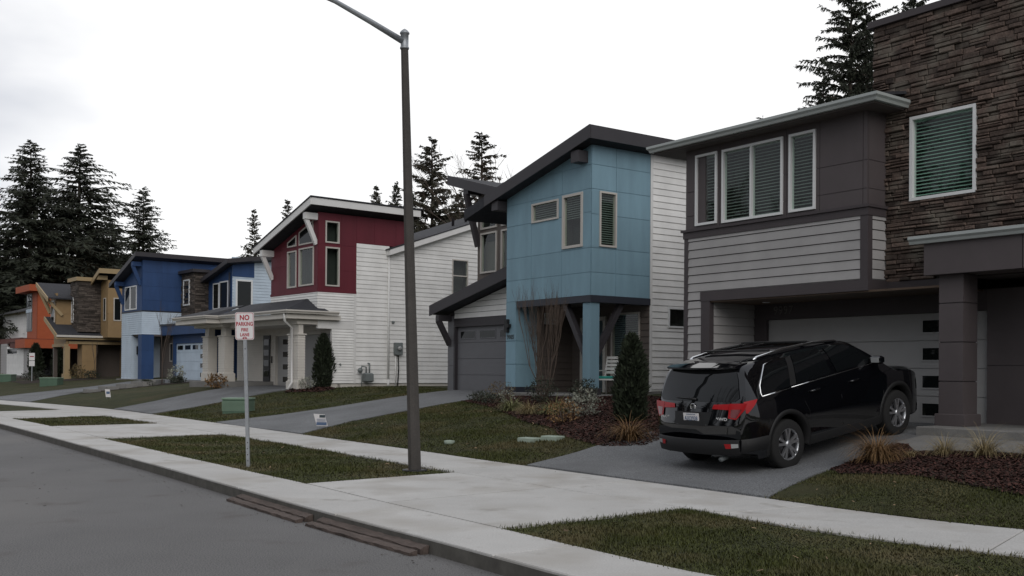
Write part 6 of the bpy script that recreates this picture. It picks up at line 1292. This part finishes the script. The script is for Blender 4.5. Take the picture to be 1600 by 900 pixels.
for k, px, py, Y, rz, w, lab in (('a', 45, 220, 104, .3, 1.25, 'tall conifer cut by left picture edge'), ('a', 122, 226, 110, 2.1, 1.4, 'broad tall conifer behind the ochre stone tower'), ('b', 222, 292, 112, 4.0, 1.2, 'smaller dense conifer just left of the royal blue roof'),
    ('c', 395, 325, 92, .6, .72, 'slim sparse conifer between royal blue and red roofs'), ('c', 447, 310, 98, 2.2, .75, 'slim conifer half hidden behind crimson roof slope'), ('c', 586, 288, 88, 1.2, .8, 'thin pale conifer above the middle of the crimson roof'), ('b', 617, 283, 84, 5.0, .8, 'dark conifer immediately left of lamp post'),
    ('d', 672, 218, 76, .9, 1.1, 'bushy conifer right of the lamp post'), ('c', 750, 205, 80, 3.0, 1.2, 'pointed conifer above the blue house left roof'), ('e', 1328, -50, 52, 2.4, .80, 'large conifer above the grey house left eave'), ('e', 1425, -16, 60, 1.7, 1.1, 'conifer tips above the stone tower parapet'), ('e', 1284, 105, 60, 3.3, .75, 'lower conifer behind the grey house eave at left of the large one')):
    x, y = px_at(px, Y); tree(k, x, y, topz(py, px, Y), rz, lab, w)
for k, px, py, Y, rz, w, lab in (('b', -30, 330, 120, 1, 1.2, 'dark background conifer behind white wing at left edge'), ('b', 75, 345, 125, 2, 1.3, 'dark background conifer filling gap between two tall conifers'), ('a', 165, 330, 125, 3, 1.2, 'dark background conifer right of the broad tall conifer'), ('b', 10, 360, 112, 4.4, 1.3, 'low dark conifer directly over the orange tower'), ('b', 640, 300, 90, 2, 1.2, 'low dark conifer behind lamp post'), ('e', 1350, 20, 56, 4.1, .8, 'dense conifer hard against the left edge of the stone tower'), ('b', 715, 300, 84, 5, 1.3, 'low dark conifer behind the blue house brace')):
    x, y = px_at(px, Y); tree(k, x, y, topz(py, px, Y), rz, lab, w)
def bare_mesh(seed, h, trunks=1, spread=.5, depth=5, r0=.1, twigs=3, up=.5):
    rg = random.Random(seed); mb = MB()
    def grow(p, d, L, r, k):
        q = p + d * L * .5 + Vector((rg.gauss(0, .04), rg.gauss(0, .04), 0)) * L; e_ = q + (d + Vector((rg.gauss(0, .12), rg.gauss(0, .12), .06))).normalized() * L * .5
        mb.tube([p, q, e_], [r, r * .8, r * .62], 5 if k > 2 else 3, cap=False)
        if k == 0: return
        for i in range(twigs if k < depth else 3):
            a = rg.uniform(0, 6.283); sp = rg.uniform(.35, 1.0) * spread; v = d.orthogonal().normalized(); v.rotate(Matrix.Rotation(a, 3, d)); nd = (d + v * sp + Vector((0, 0, up * .3))).normalized()
            st = q.lerp(e_, rg.uniform(0, 1)) if i else e_; grow(st, nd, L * rg.uniform(.55, .82), r * .58, k - 1)
    for i in range(trunks):
        a = 6.283 * i / max(1, trunks) + rg.uniform(-.3, .3); d = Vector((math.cos(a) * .22, math.sin(a) * .22, 1)).normalized() if trunks > 1 else Vector((0, 0, 1)); grow(Vector((0, 0, -.05)), d, h * .36, r0, depth)
    return mb
def bare(name, loc, label, mb, mtl='twig', cat='tree', group=None, rz=0, sc=1):
    r = empty(name, loc, rz, label, cat, group); mb.build('branches', m_[mtl], r); r.scale = (sc,) * 3; return r
bare('bare_tree', at(HB, -.15, -1.35), 'bare multi stem young tree in front of blue house porch', bare_mesh(4, 3.0, 9, .20, 4, .017, 3, 1.3))
bare('bare_tree', at(HL, 7.2, -1.3), 'thin bare sapling before royal house garage', bare_mesh(6, 4.6, 1, .35, 4, .03, 3, .6)); bare('bare_tree', at(HY, 1.5, 1.9), 'thin leaning sapling before ochre house dark porch', bare_mesh(8, 3.2, 1, .3, 3, .03, 2, .9))
x, y = px_at(812, 70); bare('bare_tree', (x, y, 1), 'leafless tree behind the blue house roof', bare_mesh(9, 15.5, 2, .55, 6, .16, 3, .4)); x, y = px_at(785, 74); bare('bare_tree', (x, y, 1), 'second leafless tree close to pointed conifer', bare_mesh(12, 15.5, 2, .5, 5, .16, 3, .4))
# the other side of the street: seen only as reflections in windows and car paint
me_b = bare_mesh(15, 13, 1, .6, 5, .2, 3, .4).mesh('branches', m_['twig'])
for i, (x, y, k, top) in enumerate(((-22, -6, 'a', 15), (-30, 2, 'b', 16), (-40, 10, 'a', 17), (-50, 18, 'b', 16), (-16, -16, 'b', 14), (-60, 27, 'a', 17), (-33, 16, 'b', 17), (-44, 30, 'a', 18))):
    tree(k, x, y, top, i * 1.3, 'conifer across the street behind the viewer', 1.15, 0, 'trees across the street')
for i, (x, y) in enumerate(((-14, -3), (-23, 6), (-7, -9), (-24, 14), (-29, 21), (-36, 27), (-20, 11))):
    r = empty('bare_tree', (x, y, 0), i * 1.7, 'leafless street tree behind the viewer', 'tree', 'leafless trees across the street'); link(bpy.data.objects.new('branches', me_b), r)
